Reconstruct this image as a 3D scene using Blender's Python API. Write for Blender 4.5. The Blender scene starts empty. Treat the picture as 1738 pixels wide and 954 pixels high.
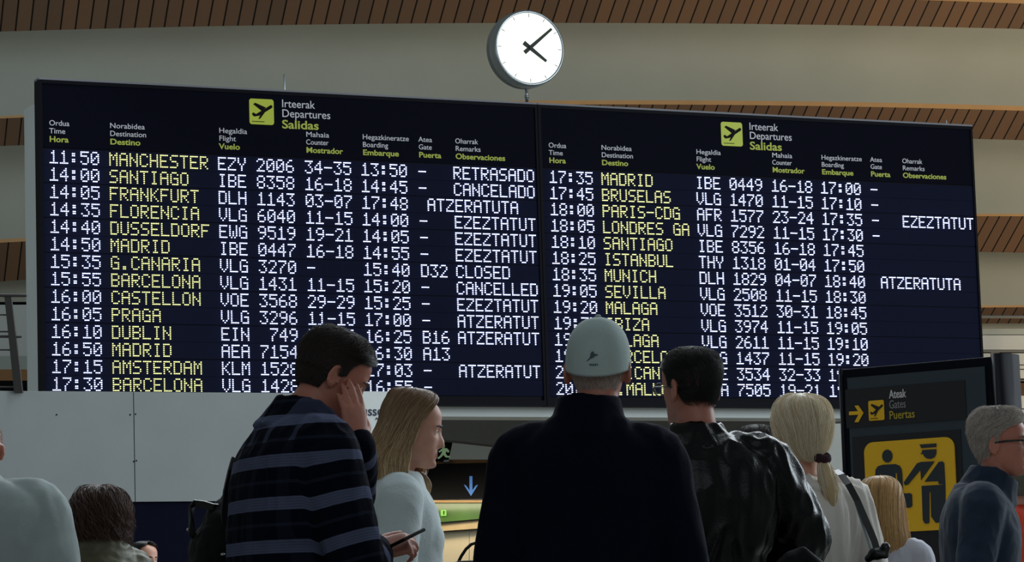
import bpy, bmesh, math, random
import numpy as np
from mathutils import Vector, Matrix, noise

SC = bpy.context.scene
COL = SC.collection
random.seed(7)
RNG = np.random.default_rng(7)
PI = math.pi

# ------------------------------------------------------------------ camera
FPX, CX, CY = 5312.0, 869.0, 477.0
CAMH = 0.85
AX = Vector((0.99952002, 0.00372536, -0.03075463))     # camera right, in the world
AU = Vector((0.03097944, -0.12019511, 0.9922668))      # camera up
AB = Vector((0.0, -0.99274330, -0.12025283))           # camera back
cam_data = bpy.data.cameras.new('camera')
cam_data.sensor_fit = 'HORIZONTAL'
cam_data.sensor_width = 36.0
cam_data.lens = 36.0 * FPX / 1738.0
cam_data.clip_end = 400
cam = bpy.data.objects.new('camera', cam_data)
COL.objects.link(cam)
cam.matrix_world = Matrix(((AX.x, AU.x, AB.x, 0), (AX.y, AU.y, AB.y, 0), (AX.z, AU.z, AB.z, CAMH), (0, 0, 0, 1)))
SC.camera = cam

# ------------------------------------------------------------------ light
world = bpy.data.worlds.new('hall_ambience')
SC.world = world
world.use_nodes = True
bg = world.node_tree.nodes['Background']
bg.inputs[0].default_value = (0.80, 0.92, 0.94, 1)
bg.inputs[1].default_value = 0.16


def area(name, loc, target, size, size_y, power, color):
    l = bpy.data.lights.new(name, 'AREA')
    l.shape = 'RECTANGLE'
    l.size, l.size_y = size, size_y
    l.energy = power
    l.color = color
    o = bpy.data.objects.new(name, l)
    COL.objects.link(o)
    o.location = loc
    d = Vector(target) - Vector(loc)
    o.rotation_euler = d.to_track_quat('-Z', 'Y').to_euler()
    return o


# assumed key daylight from the right beyond the crowd, no glazing built
area('assumed_daylight_right', (12.0, 19.0, 6.0), (0.0, 17.5, 2.0), 10, 5, 1100, (0.82, 0.93, 1.0))
area('added_backlight', (2.0, 23.0, 9.5), (0.0, 9.5, 1.2), 14, 2, 1100, (0.86, 0.94, 1.0))  # backlight added high beyond the crowd to rim hair and head tops
area('front_fill', (3.0, -7.0, 6.0), (0.0, 9.0, 1.2), 12, 5, 190, (0.84, 0.94, 1.0))  # soft fill added behind the camera to brighten the people from the front
area('left_fill', (-12.0, 17.0, 5.0), (-4.5, 27.0, 4.5), 5, 4, 140, (0.80, 0.92, 1.0))  # cool fill added on the left to brighten the pale casing behind the boards
# assumed daylight from high over the crowd, no roof glazing built
area('assumed_top_light', (1.0, 13.0, 10.5), (0.0, 10.0, 0.0), 6, 3, 170, (0.85, 0.95, 1.0))
# assumed warm uplights, out of view on the right, washing the ceiling
area('assumed_warm_uplight', (11.5, 36.5, 2.6), (8.3, 41.0, 5.2), 5, 1.5, 430, (1.0, 0.74, 0.48))
area('assumed_ceiling_uplight', (10.0, 31.0, 3.5), (5.0, 39.0, 8.0), 8, 2, 70, (1.0, 0.84, 0.62))
# warm light added behind the board to brighten the cream panels
area('cream_panel_fill', (-0.3, 30.35, 2.42), (-0.2, 30.9, 1.9), 2.2, 0.12, 9, (1.0, 0.86, 0.62))

SC.view_settings.view_transform = 'Standard'
SC.view_settings.look = 'None'
SC.view_settings.gamma = 1
SC.view_settings.use_curve_mapping = False
SC.view_settings.exposure = 0.0


# ------------------------------------------------------------------ helpers
def at(px, py, Y):
    """the point at distance Y down the hall on the sight line of pixel (px, py)"""
    u, v = (px - CX) / FPX, (py - CY) / FPX
    d = AX * u - AU * v - AB
    k = Y / d.y
    return Vector((d.x * k, Y, CAMH + d.z * k))


def on_plane(px, py, o, xd):
    """(x, z) on the upright plane through o that runs along xd"""
    u, v = (px - CX) / FPX, (py - CY) / FPX
    d = AX * u - AU * v - AB
    n = Vector((-xd.y, xd.x, 0))
    c = Vector((0, 0, CAMH))
    p = c + d * ((o - c).dot(n) / d.dot(n))
    return (p - o).dot(xd), p.z - o.z


def lin(c):
    return tuple(((x / 255) / 12.92 if x / 255 <= 0.04045 else ((x / 255 + 0.055) / 1.055) ** 2.4) for x in c)


def mat(name, rgb, rough=0.6, metal=0.0, bump=0.0, bscale=60.0, var=0.0, vscale=8.0, emit=0.0, ecol=None,
        coat=0.0, sheen=0.0, stretch=(1, 1, 1), sss=0.0, spec=0.5):
    m = bpy.data.materials.new(name)
    m.use_nodes = True
    nt = m.node_tree
    b = nt.nodes['Principled BSDF']
    c = lin(rgb)
    b.inputs['Base Color'].default_value = (*c, 1)
    b.inputs['Roughness'].default_value = rough
    b.inputs['Metallic'].default_value = metal
    b.inputs['Specular IOR Level'].default_value = spec
    if coat:
        b.inputs['Coat Weight'].default_value = coat
        b.inputs['Coat Roughness'].default_value = 0.25
    if sheen:
        b.inputs['Sheen Weight'].default_value = sheen
        b.inputs['Sheen Roughness'].default_value = 0.4
    if sss:
        b.inputs['Subsurface Weight'].default_value = sss
        b.inputs['Subsurface Radius'].default_value = (0.02, 0.008, 0.004)
        b.inputs['Subsurface Scale'].default_value = 0.4
    if emit:
        b.inputs['Emission Color'].default_value = (*(lin(ecol) if ecol else c), 1)
        b.inputs['Emission Strength'].default_value = emit
    if var or bump:
        tc = nt.nodes.new('ShaderNodeTexCoord')
        mp = nt.nodes.new('ShaderNodeMapping')
        mp.inputs['Scale'].default_value = stretch
        nt.links.new(tc.outputs['Object'], mp.inputs['Vector'])
    if var:
        n = nt.nodes.new('ShaderNodeTexNoise')
        n.inputs['Scale'].default_value = vscale
        n.inputs['Detail'].default_value = 5
        nt.links.new(mp.outputs[0], n.inputs['Vector'])
        r = nt.nodes.new('ShaderNodeMapRange')
        r.inputs['From Min'].default_value = 0.3
        r.inputs['From Max'].default_value = 0.7
        r.inputs['To Min'].default_value = 1 - var
        r.inputs['To Max'].default_value = 1 + var
        nt.links.new(n.outputs['Fac'], r.inputs['Value'])
        mx = nt.nodes.new('ShaderNodeVectorMath')
        mx.operation = 'SCALE'
        mx.inputs[0].default_value = c
        nt.links.new(r.outputs[0], mx.inputs['Scale'])
        nt.links.new(mx.outputs[0], b.inputs['Base Color'])
    if bump:
        n2 = nt.nodes.new('ShaderNodeTexNoise')
        n2.inputs['Scale'].default_value = bscale
        n2.inputs['Detail'].default_value = 4
        nt.links.new(mp.outputs[0], n2.inputs['Vector'])
        bp = nt.nodes.new('ShaderNodeBump')
        bp.inputs['Strength'].default_value = bump
        bp.inputs['Distance'].default_value = 0.004
        nt.links.new(n2.outputs['Fac'], bp.inputs['Height'])
        nt.links.new(bp.outputs[0], b.inputs['Normal'])
    return m


def tag(o, label=None, cat=None, group=None, kind=None):
    if label: o['label'] = label
    if cat: o['category'] = cat
    if group: o['group'] = group
    if kind: o['kind'] = kind
    return o


def empty(name, loc=(0, 0, 0), rz=0.0, sc=1.0):
    o = bpy.data.objects.new(name, None)
    COL.objects.link(o)
    o.location = loc
    o.rotation_euler = (0, 0, rz)
    o.scale = (sc, sc, sc)
    o.empty_display_size = 0.1
    return o


def link(name, me, m=None, parent=None, smooth=False):
    if m is not None:
        for x in (m if isinstance(m, (list, tuple)) else [m]):
            me.materials.append(x)
    if smooth:
        me.polygons.foreach_set('use_smooth', [True] * len(me.polygons))
    o = bpy.data.objects.new(name, me)
    COL.objects.link(o)
    if parent: o.parent = parent
    return o


def struct(o):
    o['kind'] = 'structure'
    return o


class MB:
    """collects shapes into one mesh"""

    def __init__(self):
        self.v, self.f, self.mi = [], [], []

    def add(self, vs, fs, mi=0):
        n = len(self.v)
        self.v += [tuple(p) for p in vs]
        self.f += [tuple(i + n for i in f) for f in fs]
        self.mi += [mi] * len(fs)
        return self

    def box(self, a, b, mi=0):
        (x0, y0, z0), (x1, y1, z1) = a, b
        v = [(x0, y0, z0), (x1, y0, z0), (x1, y1, z0), (x0, y1, z0), (x0, y0, z1), (x1, y0, z1), (x1, y1, z1), (x0, y1, z1)]
        return self.add(v, [(0, 3, 2, 1), (4, 5, 6, 7), (0, 1, 5, 4), (1, 2, 6, 5), (2, 3, 7, 6), (3, 0, 4, 7)], mi)

    def bevel_box(self, a, b, r, mi=0):
        bm = bmesh.new()
        bmesh.ops.create_cube(bm, size=1)
        for v in bm.verts:
            v.co = Vector([(a[i] + b[i]) / 2 + v.co[i] * (b[i] - a[i]) for i in range(3)])
        bmesh.ops.bevel(bm, geom=list(bm.edges), offset=r, segments=3, affect='EDGES', profile=0.5)
        bm.verts.index_update()
        self.add([v.co.copy() for v in bm.verts], [[v.index for v in f.verts] for f in bm.faces], mi)
        bm.free()
        return self

    def hexa(self, q, d):
        """a quad q (4 points) given thickness along vector d"""
        v = [Vector(p) for p in q] + [Vector(p) + Vector(d) for p in q]
        return self.add(v, [(0, 1, 2, 3), (7, 6, 5, 4), (0, 4, 5, 1), (1, 5, 6, 2), (2, 6, 7, 3), (3, 7, 4, 0)])

    def prism(self, pts, y0, y1, mi=0):
        """outline of (x, z) points given a thickness from y0 to y1"""
        n = len(pts)
        v = [(x, y0, z) for x, z in pts] + [(x, y1, z) for x, z in pts]
        f = [tuple(range(n)), tuple(range(2 * n - 1, n - 1, -1))]
        f += [(i, i + n, (i + 1) % n + n, (i + 1) % n) for i in range(n)]
        return self.add(v, f, mi)

    def tube(self, pts, rad, seg=14, cap=True, mi=0, ry=None):
        pts = [Vector(p) for p in pts]
        n = len(pts)
        rad = list(rad) if hasattr(rad, '__len__') else [rad] * n
        ry = rad if ry is None else (list(ry) if hasattr(ry, '__len__') else [ry] * n)
        t = []
        for i in range(n):
            d = pts[min(i + 1, n - 1)] - pts[max(i - 1, 0)]
            t.append(d.normalized() if d.length > 1e-9 else Vector((0, 0, 1)))
        up = Vector((1, 0, 0)) if abs(t[0].x) < 0.9 else Vector((0, 1, 0))
        vs, fs = [], []
        rings = []
        x = (up - t[0] * up.dot(t[0])).normalized()
        for i in range(n):
            x = (x - t[i] * x.dot(t[i])).normalized()
            y = t[i].cross(x)
            rings.append((pts[i], x.copy(), y, rad[i], ry[i], t[i]))
        full = []
        if cap:
            p, x, y, r, r2, tt = rings[0]
            for k in (0.25, 0.6, 0.88):
                a = math.acos(k)
                full.append((p - tt * r * math.sin(a), x, y, r * k, r2 * k, tt))
        full += rings
        if cap:
            p, x, y, r, r2, tt = rings[-1]
            for k in (0.88, 0.6, 0.25):
                a = math.acos(k)
                full.append((p + tt * r * math.sin(a), x, y, r * k, r2 * k, tt))
        for p, x, y, r, r2, tt in full:
            for j in range(seg):
                a = 2 * PI * j / seg
                vs.append(p + x * r * math.cos(a) + y * r2 * math.sin(a))
        m = len(full)
        for i in range(m - 1):
            for j in range(seg):
                k = (j + 1) % seg
                fs.append((i * seg + j, i * seg + k, (i + 1) * seg + k, (i + 1) * seg + j))
        fs.append(tuple(range(seg - 1, -1, -1)))
        fs.append(tuple(range((m - 1) * seg, m * seg)))
        return self.add(vs, fs, mi)

    def loft(self, rings, mi=0):
        """rings: equal-length closed loops of points"""
        n = len(rings[0])
        vs = [p for r in rings for p in r]
        fs = []
        for i in range(len(rings) - 1):
            for j in range(n):
                k = (j + 1) % n
                fs.append((i * n + j, i * n + k, (i + 1) * n + k, (i + 1) * n + j))
        fs.append(tuple(range(n - 1, -1, -1)))
        fs.append(tuple(range((len(rings) - 1) * n, len(rings) * n)))
        return self.add(vs, fs, mi)

    def ball(self, c, r, seg=18, mi=0, M=None):
        c = Vector(c)
        r = Vector(r) if hasattr(r, '__len__') else Vector((r, r, r))
        rings = []
        for i in range(1, 12):
            a = PI * i / 12
            ring = []
            for j in range(seg):
                b = 2 * PI * j / seg
                p = Vector((r.x * math.sin(a) * math.cos(b), r.y * math.sin(a) * math.sin(b), -r.z * math.cos(a)))
                ring.append(c + (M @ p if M is not None else p))
            rings.append(ring)
        return self.loft(rings, mi)

    def torus(self, c, R, r, M=None, seg=28, s2=8, mi=0, sx=1.0, sz=1.0):
        c = Vector(c)
        vs, fs = [], []
        for i in range(seg):
            a = 2 * PI * i / seg
            for j in range(s2):
                b = 2 * PI * j / s2
                p = Vector(((R + r * math.cos(b)) * math.cos(a) * sx, r * math.sin(b), (R + r * math.cos(b)) * math.sin(a) * sz))
                vs.append(c + (M @ p if M is not None else p))
        for i in range(seg):
            for j in range(s2):
                fs.append((i * s2 + j, i * s2 + (j + 1) % s2, ((i + 1) % seg) * s2 + (j + 1) % s2, ((i + 1) % seg) * s2 + j))
        return self.add(vs, fs, mi)

    def xf(self, M):
        self.v = [tuple(M @ Vector(p)) for p in self.v]
        return self

    def mesh(self, name='m'):
        me = bpy.data.meshes.new(name)
        me.from_pydata(self.v, [], self.f)
        me.polygons.foreach_set('material_index', self.mi)
        me.update()
        bm = bmesh.new()
        bm.from_mesh(me)
        bmesh.ops.recalc_face_normals(bm, faces=bm.faces)
        bm.to_mesh(me)
        bm.free()
        return me

    def build(self, name, m, parent=None, smooth=False):
        return link(name, self.mesh(name), m, parent, smooth)

    def remeshed(self, voxel, smooth=4, name='m'):
        me = self.mesh(name)
        o = bpy.data.objects.new('tmp', me)
        COL.objects.link(o)
        r = o.modifiers.new('r', 'REMESH')
        r.mode = 'VOXEL'
        r.voxel_size = voxel
        if smooth:
            s = o.modifiers.new('s', 'SMOOTH')
            s.factor = 0.5
            s.iterations = smooth
        dg = bpy.context.evaluated_depsgraph_get()
        out = bpy.data.meshes.new_from_object(o.evaluated_get(dg))
        bpy.data.objects.remove(o)
        bpy.data.meshes.remove(me)
        out.name = name
        return out


def text_mesh(body, size, bold=0.0, align='LEFT', ext=0.0015):
    cu = bpy.data.curves.new('t', 'FONT')
    cu.body = body
    cu.size = size
    cu.align_x = align
    cu.extrude = ext
    cu.offset = bold
    cu.resolution_u = 4
    o = bpy.data.objects.new('tmp', cu)
    COL.objects.link(o)
    dg = bpy.context.evaluated_depsgraph_get()
    me = bpy.data.meshes.new_from_object(o.evaluated_get(dg))
    bpy.data.objects.remove(o)
    bpy.data.curves.remove(cu)
    return me


def board_text(name, body, x, z, size, m, parent, y=-0.002, bold=0.0, width=None, align='LEFT'):
    """lettering on an upright face, its baseline starting at (x, z)"""
    me = text_mesh(body, size, bold, align)
    xs = [v.co.x for v in me.vertices]
    k = width / (max(xs) - min(xs)) if width else 1.0
    me.transform(Matrix.Translation((x, y, z)) @ Matrix.Rotation(PI / 2, 4, 'X') @ Matrix.Diagonal((k, 1, 1, 1)))
    me.materials.clear()
    return link(name, me, m, parent)


def round_rect(x0, z0, x1, z1, r, n=6):
    pts = []
    for cx, cz, a0 in ((x1 - r, z1 - r, 0), (x0 + r, z1 - r, 90), (x0 + r, z0 + r, 180), (x1 - r, z0 + r, 270)):
        for i in range(n + 1):
            a = math.radians(a0 + 90 * i / n)
            pts.append((cx + r * math.cos(a), cz + r * math.sin(a)))
    return pts


def disc(cx, cz, rx, rz, n=24):
    return [(cx + rx * math.cos(2 * PI * i / n), cz + rz * math.sin(2 * PI * i / n)) for i in range(n)]


# ------------------------------------------------------------------ materials of the place
M_CONC = mat('plaster', (180, 189, 183), 0.8, var=0.05, vscale=0.8, bump=0.15, bscale=30)
M_TAN = mat('light_timber_edge', (214, 172, 120), 0.6, var=0.06, vscale=3)
M_PALE = mat('pale_panel', (214, 220, 218), 0.6, var=0.03, vscale=1.5)
M_WHITE = mat('white_laminate', (208, 212, 210), 0.5, var=0.02)
M_HOARD = mat('grey_hoarding_board', (142, 147, 147), 0.75, var=0.05, vscale=2.0, bump=0.1, bscale=80)
M_JOINT = mat('dark_joint', (60, 64, 66), 0.9)
M_NAVY = mat('navy_panel', (10, 12, 30), 0.7, var=0.1, spec=0.05)
M_GREY = mat('mid_grey_fascia', (112, 110, 106), 0.7, var=0.04)
M_BLACK = mat('black_panel', (8, 8, 10), 0.6, spec=0.1)
M_FRAME = mat('board_frame', (9, 10, 20), 0.6, spec=0.1)
M_FACE = mat('board_face', (8, 9, 24), 0.7, spec=0.06)
M_MODULE = mat('display_module', (25, 28, 48), 0.8, spec=0.04)
M_EDGE = mat('brushed_top_edge', (128, 128, 134), 0.6)
M_STEEL = mat('steel', (170, 178, 182), 0.3, metal=0.9)
M_RAIL = mat('dark_rail', (58, 54, 52), 0.5, metal=0.2)
M_GRAIL = mat('grey_rail', (140, 140, 136), 0.5, metal=0.3)
M_HDR = mat('header_white', (176, 178, 186), 0.6, emit=0.32)
M_HDRY = mat('header_lime', (150, 162, 62), 0.6, emit=0.32)
M_LIME = mat('lime_sign_panel', (168, 180, 44), 0.5, emit=0.22)
M_LEDW = mat('white_led', (225, 232, 255), 0.4, emit=2.9, ecol=(206, 216, 255))
M_LEDY = mat('yellow_led', (235, 240, 140), 0.4, emit=1.45, ecol=(244, 246, 166))
M_YEL = mat('yellow_sign', (214, 168, 16), 0.55, var=0.02, emit=0.05)
M_PICTO = mat('slate_pictogram', (34, 44, 52), 0.6)
M_PYL = mat('slate_blue_metal', (9, 12, 21), 0.45, spec=0.08)
M_FLOOR = mat('stone_floor', (150, 146, 138), 0.25, var=0.06, vscale=2)
M_CREAM = mat('cream_wall_panel', (226, 210, 176), 0.6, var=0.03)
M_ORANGE = mat('orange_panel', (226, 138, 30), 0.5)
M_TIMBER = mat('timber_band', (160, 112, 60), 0.5, var=0.1, vscale=6)


def wood_planks():
    m = bpy.data.materials.new('timber_planks')
    m.use_nodes = True
    nt = m.node_tree
    b = nt.nodes['Principled BSDF']
    b.inputs['Roughness'].default_value = 0.6
    uv = nt.nodes.new('ShaderNodeUVMap')
    sep = nt.nodes.new('ShaderNodeSeparateXYZ')
    nt.links.new(uv.outputs[0], sep.inputs[0])
    fr = nt.nodes.new('ShaderNodeMath'); fr.operation = 'FRACT'
    nt.links.new(sep.outputs['X'], fr.inputs[0])
    lt = nt.nodes.new('ShaderNodeMath'); lt.operation = 'LESS_THAN'; lt.inputs[1].default_value = 0.115
    nt.links.new(fr.outputs[0], lt.inputs[0])
    fl = nt.nodes.new('ShaderNodeMath'); fl.operation = 'FLOOR'
    nt.links.new(sep.outputs['X'], fl.inputs[0])
    wn = nt.nodes.new('ShaderNodeTexWhiteNoise'); wn.noise_dimensions = '1D'
    nt.links.new(fl.outputs[0], wn.inputs['W'])
    ramp = nt.nodes.new('ShaderNodeValToRGB')
    ramp.color_ramp.elements[0].color = (*lin((122, 100, 82)), 1)
    ramp.color_ramp.elements[1].color = (*lin((140, 110, 86)), 1)
    nt.links.new(wn.outputs['Value'], ramp.inputs[0])
    mx = nt.nodes.new('ShaderNodeMix'); mx.data_type = 'RGBA'
    nt.links.new(lt.outputs[0], mx.inputs[0])
    nt.links.new(ramp.outputs[0], mx.inputs[6])
    mx.inputs[7].default_value = (0.004, 0.003, 0.003, 1)
    nt.links.new(mx.outputs[2], b.inputs['Base Color'])
    return m


M_PLANK = wood_planks()

# ------------------------------------------------------------------ the hall
struct(MB().box((-40, -12, -0.3), (40, 60, 0)).build('floor', M_FLOOR))


def curve(pts, deg=2):
    c = np.polyfit([p[0] for p in pts], [p[1] for p in pts], min(deg, len(pts) - 1))
    return lambda x: float(np.polyval(c, x))


def ydepth(px, k):
    s = 25.2 - 0.0020 * (px - 220)
    return 36.0 * 25.2 / s * (1 + 0.042 * (k - 1))


PXS = [-520 + 60 * i for i in range(48)]
TA = [curve([(0, -20), (870, -23), (1300, -14), (1738, -1)]), curve([(0, 197), (500, 178), (940, 170), (1300, 172), (1738, 180)]),
      curve([(0, 406), (870, 372), (1738, 363)]), curve([(0, 552), (870, 530), (1738, 518)])]
TB = [curve([(0, -14), (870, -16), (1300, -7), (1738, 6)]), curve([(0, 201), (500, 184), (940, 177), (1300, 179), (1738, 188)]),
      curve([(0, 412), (870, 377), (1738, 367)]), curve([(0, 556), (870, 533), (1738, 521.5)])]
TC = [curve([(0, 53), (440, 44.5), (880, 39), (1300, 39.5), (1738, 50)]), curve([(0, 248), (870, 228), (1660, 236), (1738, 238)]),
      curve([(0, 478), (870, 432), (1738, 429)]), curve([(0, 588), (870, 560), (1738, 549)])]
VPX, VPY = -418.0, 4255.0
ceil = MB()


def strip(mb, lo, hi, thick):
    n = len(lo)
    v = list(lo) + list(hi) + [p + thick for p in lo] + [p + thick for p in hi]
    f = []
    for i in range(n - 1):
        f += [(i, i + 1, n + i + 1, n + i), (2 * n + i, 3 * n + i, 3 * n + i + 1, 2 * n + i + 1),
              (i, 2 * n + i, 2 * n + i + 1, i + 1), (n + i, n + i + 1, 3 * n + i + 1, 3 * n + i)]
    f += [(0, n, 3 * n, 2 * n), (n - 1, 3 * n - 1, 4 * n - 1, 2 * n - 1)]
    mb.add(v, f)


for k in range(4):
    A = [at(x, TA[k](x), ydepth(x, k + 1)) for x in PXS]
    B = [at(x, TB[k](x), ydepth(x, k + 1)) for x in PXS]
    Cc = [at(x, TC[k](x), ydepth(x, k + 1) + 0.65) for x in PXS]
    edge = MB()
    strip(edge, A, B, Vector((0, 0.12, 0.03)))
    struct(edge.build('trim_%d' % (2 * k + 1), M_TAN))
    # planked soffit: coordinates run across the planks
    me = bpy.data.meshes.new('planks')
    n = len(PXS)
    th = Vector((0, 0.1, 0.08))
    vs = B + Cc + [p + th for p in B] + [p + th for p in Cc]
    fs = [(i, i + 1, n + i + 1, n + i) for i in range(n - 1)] + [(2 * n + i, 3 * n + i, 3 * n + i + 1, 2 * n + i + 1) for i in range(n - 1)]
    me.from_pydata([tuple(p) for p in vs], [], fs)
    uvl = me.uv_layers.new(name='UVMap')

    def plank_u(x, y):
        t = (25 - y) / (VPY - y)
        xr = x + (VPX - x) * t if y != 25 else x
        s0 = 25.2 + 0.44
        return -math.log(s0 - 0.0020 * xr) / 0.0020 * (1.0 + 0.012 * k) + 0.37 * k
    us = [plank_u(x, TB[k](x)) for x in PXS] + [plank_u(x, TC[k](x)) for x in PXS]
    us = us + us
    for l in me.loops:
        uvl.data[l.index].uv = (us[l.vertex_index], 0)
    struct(link('trim_%d' % (2 * k + 2), me, M_PLANK))
    if k < 3:
        D = [at(x, TA[k + 1](x), ydepth(x, k + 2)) for x in PXS]
    else:
        D = [at(x, TC[3](x) + 16, ydepth(x, 4) + 0.9) for x in PXS]
    # the plaster face between two planked soffits, slightly hollow
    rows = []
    for j in range(25):
        t = j / 24
        rows.append([a.lerp(d, t) + Vector((0, 0.28, 0.22)) * math.sin(PI * t) * (1 if k < 3 else 0.1) for a, d in zip(Cc, D)])
    for sh in (Vector((0, 0, 0)), Vector((0, 0.15, 0.1))):
        m_ = len(rows)
        ceil.add([q + sh for r in rows for q in r], [(a * n + c, a * n + c + 1, (a + 1) * n + c + 1, (a + 1) * n + c) for a in range(m_ - 1) for c in range(n - 1)])
struct(ceil.build('ceiling', M_CONC, None, True))


def slab(name, px0, px1, top, bot, Y, depth, m, dy=0.0):
    """an upright panel between two heights; top and bot are pixel heights at either end"""
    t0, t1 = top if isinstance(top, tuple) else (top, top)
    b0, b1 = bot if isinstance(bot, tuple) else (bot, bot)
    q = [at(px0, b0, Y), at(px1, b1, Y + dy), at(px1, t1, Y + dy), at(px0, t0, Y)]
    return MB().hexa(q, (0, depth, 0)).build(name, m)


# upper floor on the far right: slab edges and parapets
TR = 9
for (a, b, m) in (((560, 553), (568, 567), M_CONC), ((569, 569), (593, 594), M_PALE), ((600, 599), (642, 642), M_PALE),
                  ((672, 671), (693, 693), M_PALE), ((695, 695), (780, 780), M_PALE)):
    struct(slab('trim_%d' % TR, 1560, 2150, a, b, 38.0, 0.4, m)); TR += 1
struct(slab('wall_right', 1560, 2150, 566, 700, 38.8, 0.2, M_BLACK))
struct(slab('trim_%d' % TR, 1690, 1760, 650, 671, 38.6, 0.1, M_TIMBER)); TR += 1
# upper floor on the far left
for (a, b, m) in (((514, 512), (517, 515), M_BLACK), ((519, 517), (606, 604), M_PALE), ((627, 627), (646, 646), M_TIMBER), ((606, 604), (627, 627), M_CONC),
                  ((646, 646), (690, 690), M_BLACK)):
    struct(slab('trim_%d' % TR, -420, 120, a, b, 37.0, 0.3, m)); TR += 1

# back of the hall under the board
wb = MB()
wb.hexa([at(440, 1020, 31.5), at(2000, 1020, 33.5), at(2000, 695, 33.5), at(440, 695, 31.5)], (0, 0.25, 0))
struct(wb.build('wall_back', M_PALE))
lowc = [(560, 742), (745, 745), (836, 755), (1000, 750), (1200, 734), (1410, 715), (1700, 706)]
fas = MB()
for (x0, y0), (x1, y1) in zip(lowc[:-1], lowc[1:]):
    fas.hexa([at(x0, y0, 30.4), at(x1, y1, 30.4), at(x1, 690, 30.4), at(x0, 690, 30.4)], (0, 0.35, 0))
struct(fas.build('trim_%d' % TR, M_GREY)); TR += 1
struct(slab('trim_%d' % TR, 600, 1000, 780, 787.5, 30.9, 0.3, M_TIMBER)); TR += 1
struct(slab('trim_%d' % TR, 600, 1000, 849, 853, 30.9, 0.3, M_TAN)); TR += 1
# glazed green parapet, counter and cream panels
M_GREENG = mat('green_glass', (92, 130, 62), 0.15, var=0.25, vscale=3)
struct(slab('window_1', 600, 1000, 853, (897, 868), 31.0, 0.05, M_GREENG))
M_COUNTER = mat('counter_stone', (206, 182, 138), 0.3, var=0.1, vscale=4)
struct(slab('trim_%d' % TR, 600, 1000, (900, 866), (913, 884), 30.85, 0.2, M_COUNTER)); TR += 1
struct(slab('trim_%d' % TR, 600, 1000, (899, 865), (900.4, 866.6), 30.8, 0.2, M_BLACK)); TR += 1
struct(slab('trim_%d' % TR, 600, 1000, (912, 884), (913.5, 885.5), 30.8, 0.2, M_BLACK)); TR += 1
cw = MB()
for a, b in ((600, 650), (651, 705), (706, 751), (751.8, 796), (796.8, 842), (843, 1000)):
    cw.hexa([at(a, 1000, 30.9), at(b, 1000, 30.9), at(b, 913.5 - (b - 600) * 0.07, 30.9), at(a, 913.5 - (a - 600) * 0.07, 30.9)], (0, 0.1, 0))
struct(cw.build('wall_cream', M_CREAM))

# ------------------------------------------------------------------ departure boards
BO = Vector((-3.88161703, 25.59545864, 5.75865758))
BX = Vector((0.907746, 0.419520, 0.0)).normalized()
BY = Vector((-BX.y, BX.x, 0))
BRZ = math.atan2(BX.y, BX.x)
BH = 2.6954
PW = 4.57

FONT = {
    '0': '.XXX.X...XX..XXX.X.XXX..XX...X.XXX.', '1': '..X...XX....X....X....X....X..XXXXX', '2': '.XXX.X...X....X...X...X...X...XXXXX',
    '3': 'XXXXX...X...X.....X.....XX...X.XXX.', '4': '...X...XX..X.X.X..X.XXXXX...X....X.', '5': 'XXXXXX....XXXX.....X....XX...X.XXX.',
    '6': '..XX..X...X....XXXX.X...XX...X.XXX.', '7': 'XXXXX....X...X...X...X....X....X...', '8': '.XXX.X...XX...X.XXX.X...XX...X.XXX.',
    '9': '.XXX.X...XX...X.XXXX....X...X..XX..', '-': '...............XXXXX...............', ':': '......XX...XX........XX...XX.......',
    '.': '..........................XX...XX..', 'A': '.XXX.X...XX...XXXXXXX...XX...XX...X', 'B': 'XXXX.X...XX...XXXXX.X...XX...XXXXX.',
    'C': '.XXX.X...XX....X....X....X...X.XXX.', 'D': 'XXXX.X...XX...XX...XX...XX...XXXXX.', 'E': 'XXXXXX....X....XXXX.X....X....XXXXX',
    'F': 'XXXXXX....X....XXXX.X....X....X....', 'G': '.XXX.X...XX....X.XXXX...XX...X.XXXX', 'H': 'X...XX...XX...XXXXXXX...XX...XX...X',
    'I': '.XXX...X....X....X....X....X...XXX.', 'J': '..XXX...X....X....X....X.X..X..XX..', 'K': 'X...XX..X.X.X..XX...X.X..X..X.X...X',
    'L': 'X....X....X....X....X....X....XXXXX', 'M': 'X...XXX.XXX.X.XX.X.XX...XX...XX...X', 'N': 'X...XX...XXX..XX.X.XX..XXX...XX...X',
    'O': '.XXX.X...XX...XX...XX...XX...X.XXX.', 'P': 'XXXX.X...XX...XXXXX.X....X....X....', 'R': 'XXXX.X...XX...XXXXX.X.X..X..X.X...X',
    'S': '.XXXXX....X.....XXX.....X....XXXXX.', 'T': 'XXXXX..X....X....X....X....X....X..', 'U': 'X...XX...XX...XX...XX...XX...X.XXX.',
    'V': 'X...XX...XX...XX...XX...X.X.X...X..', 'W': 'X...XX...XX...XX.X.XX.X.XX.X.X.X.X.', 'X': 'X...XX...X.X.X...X...X.X.X...XX...X',
    'Y': 'X...XX...XX...X.X.X...X....X....X..', 'Z': 'XXXXX....X...X...X...X...X....XXXXX', ' ': '.' * 35}
DX, DZ, DOT = 0.0148, 0.0165, 0.0044


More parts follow.
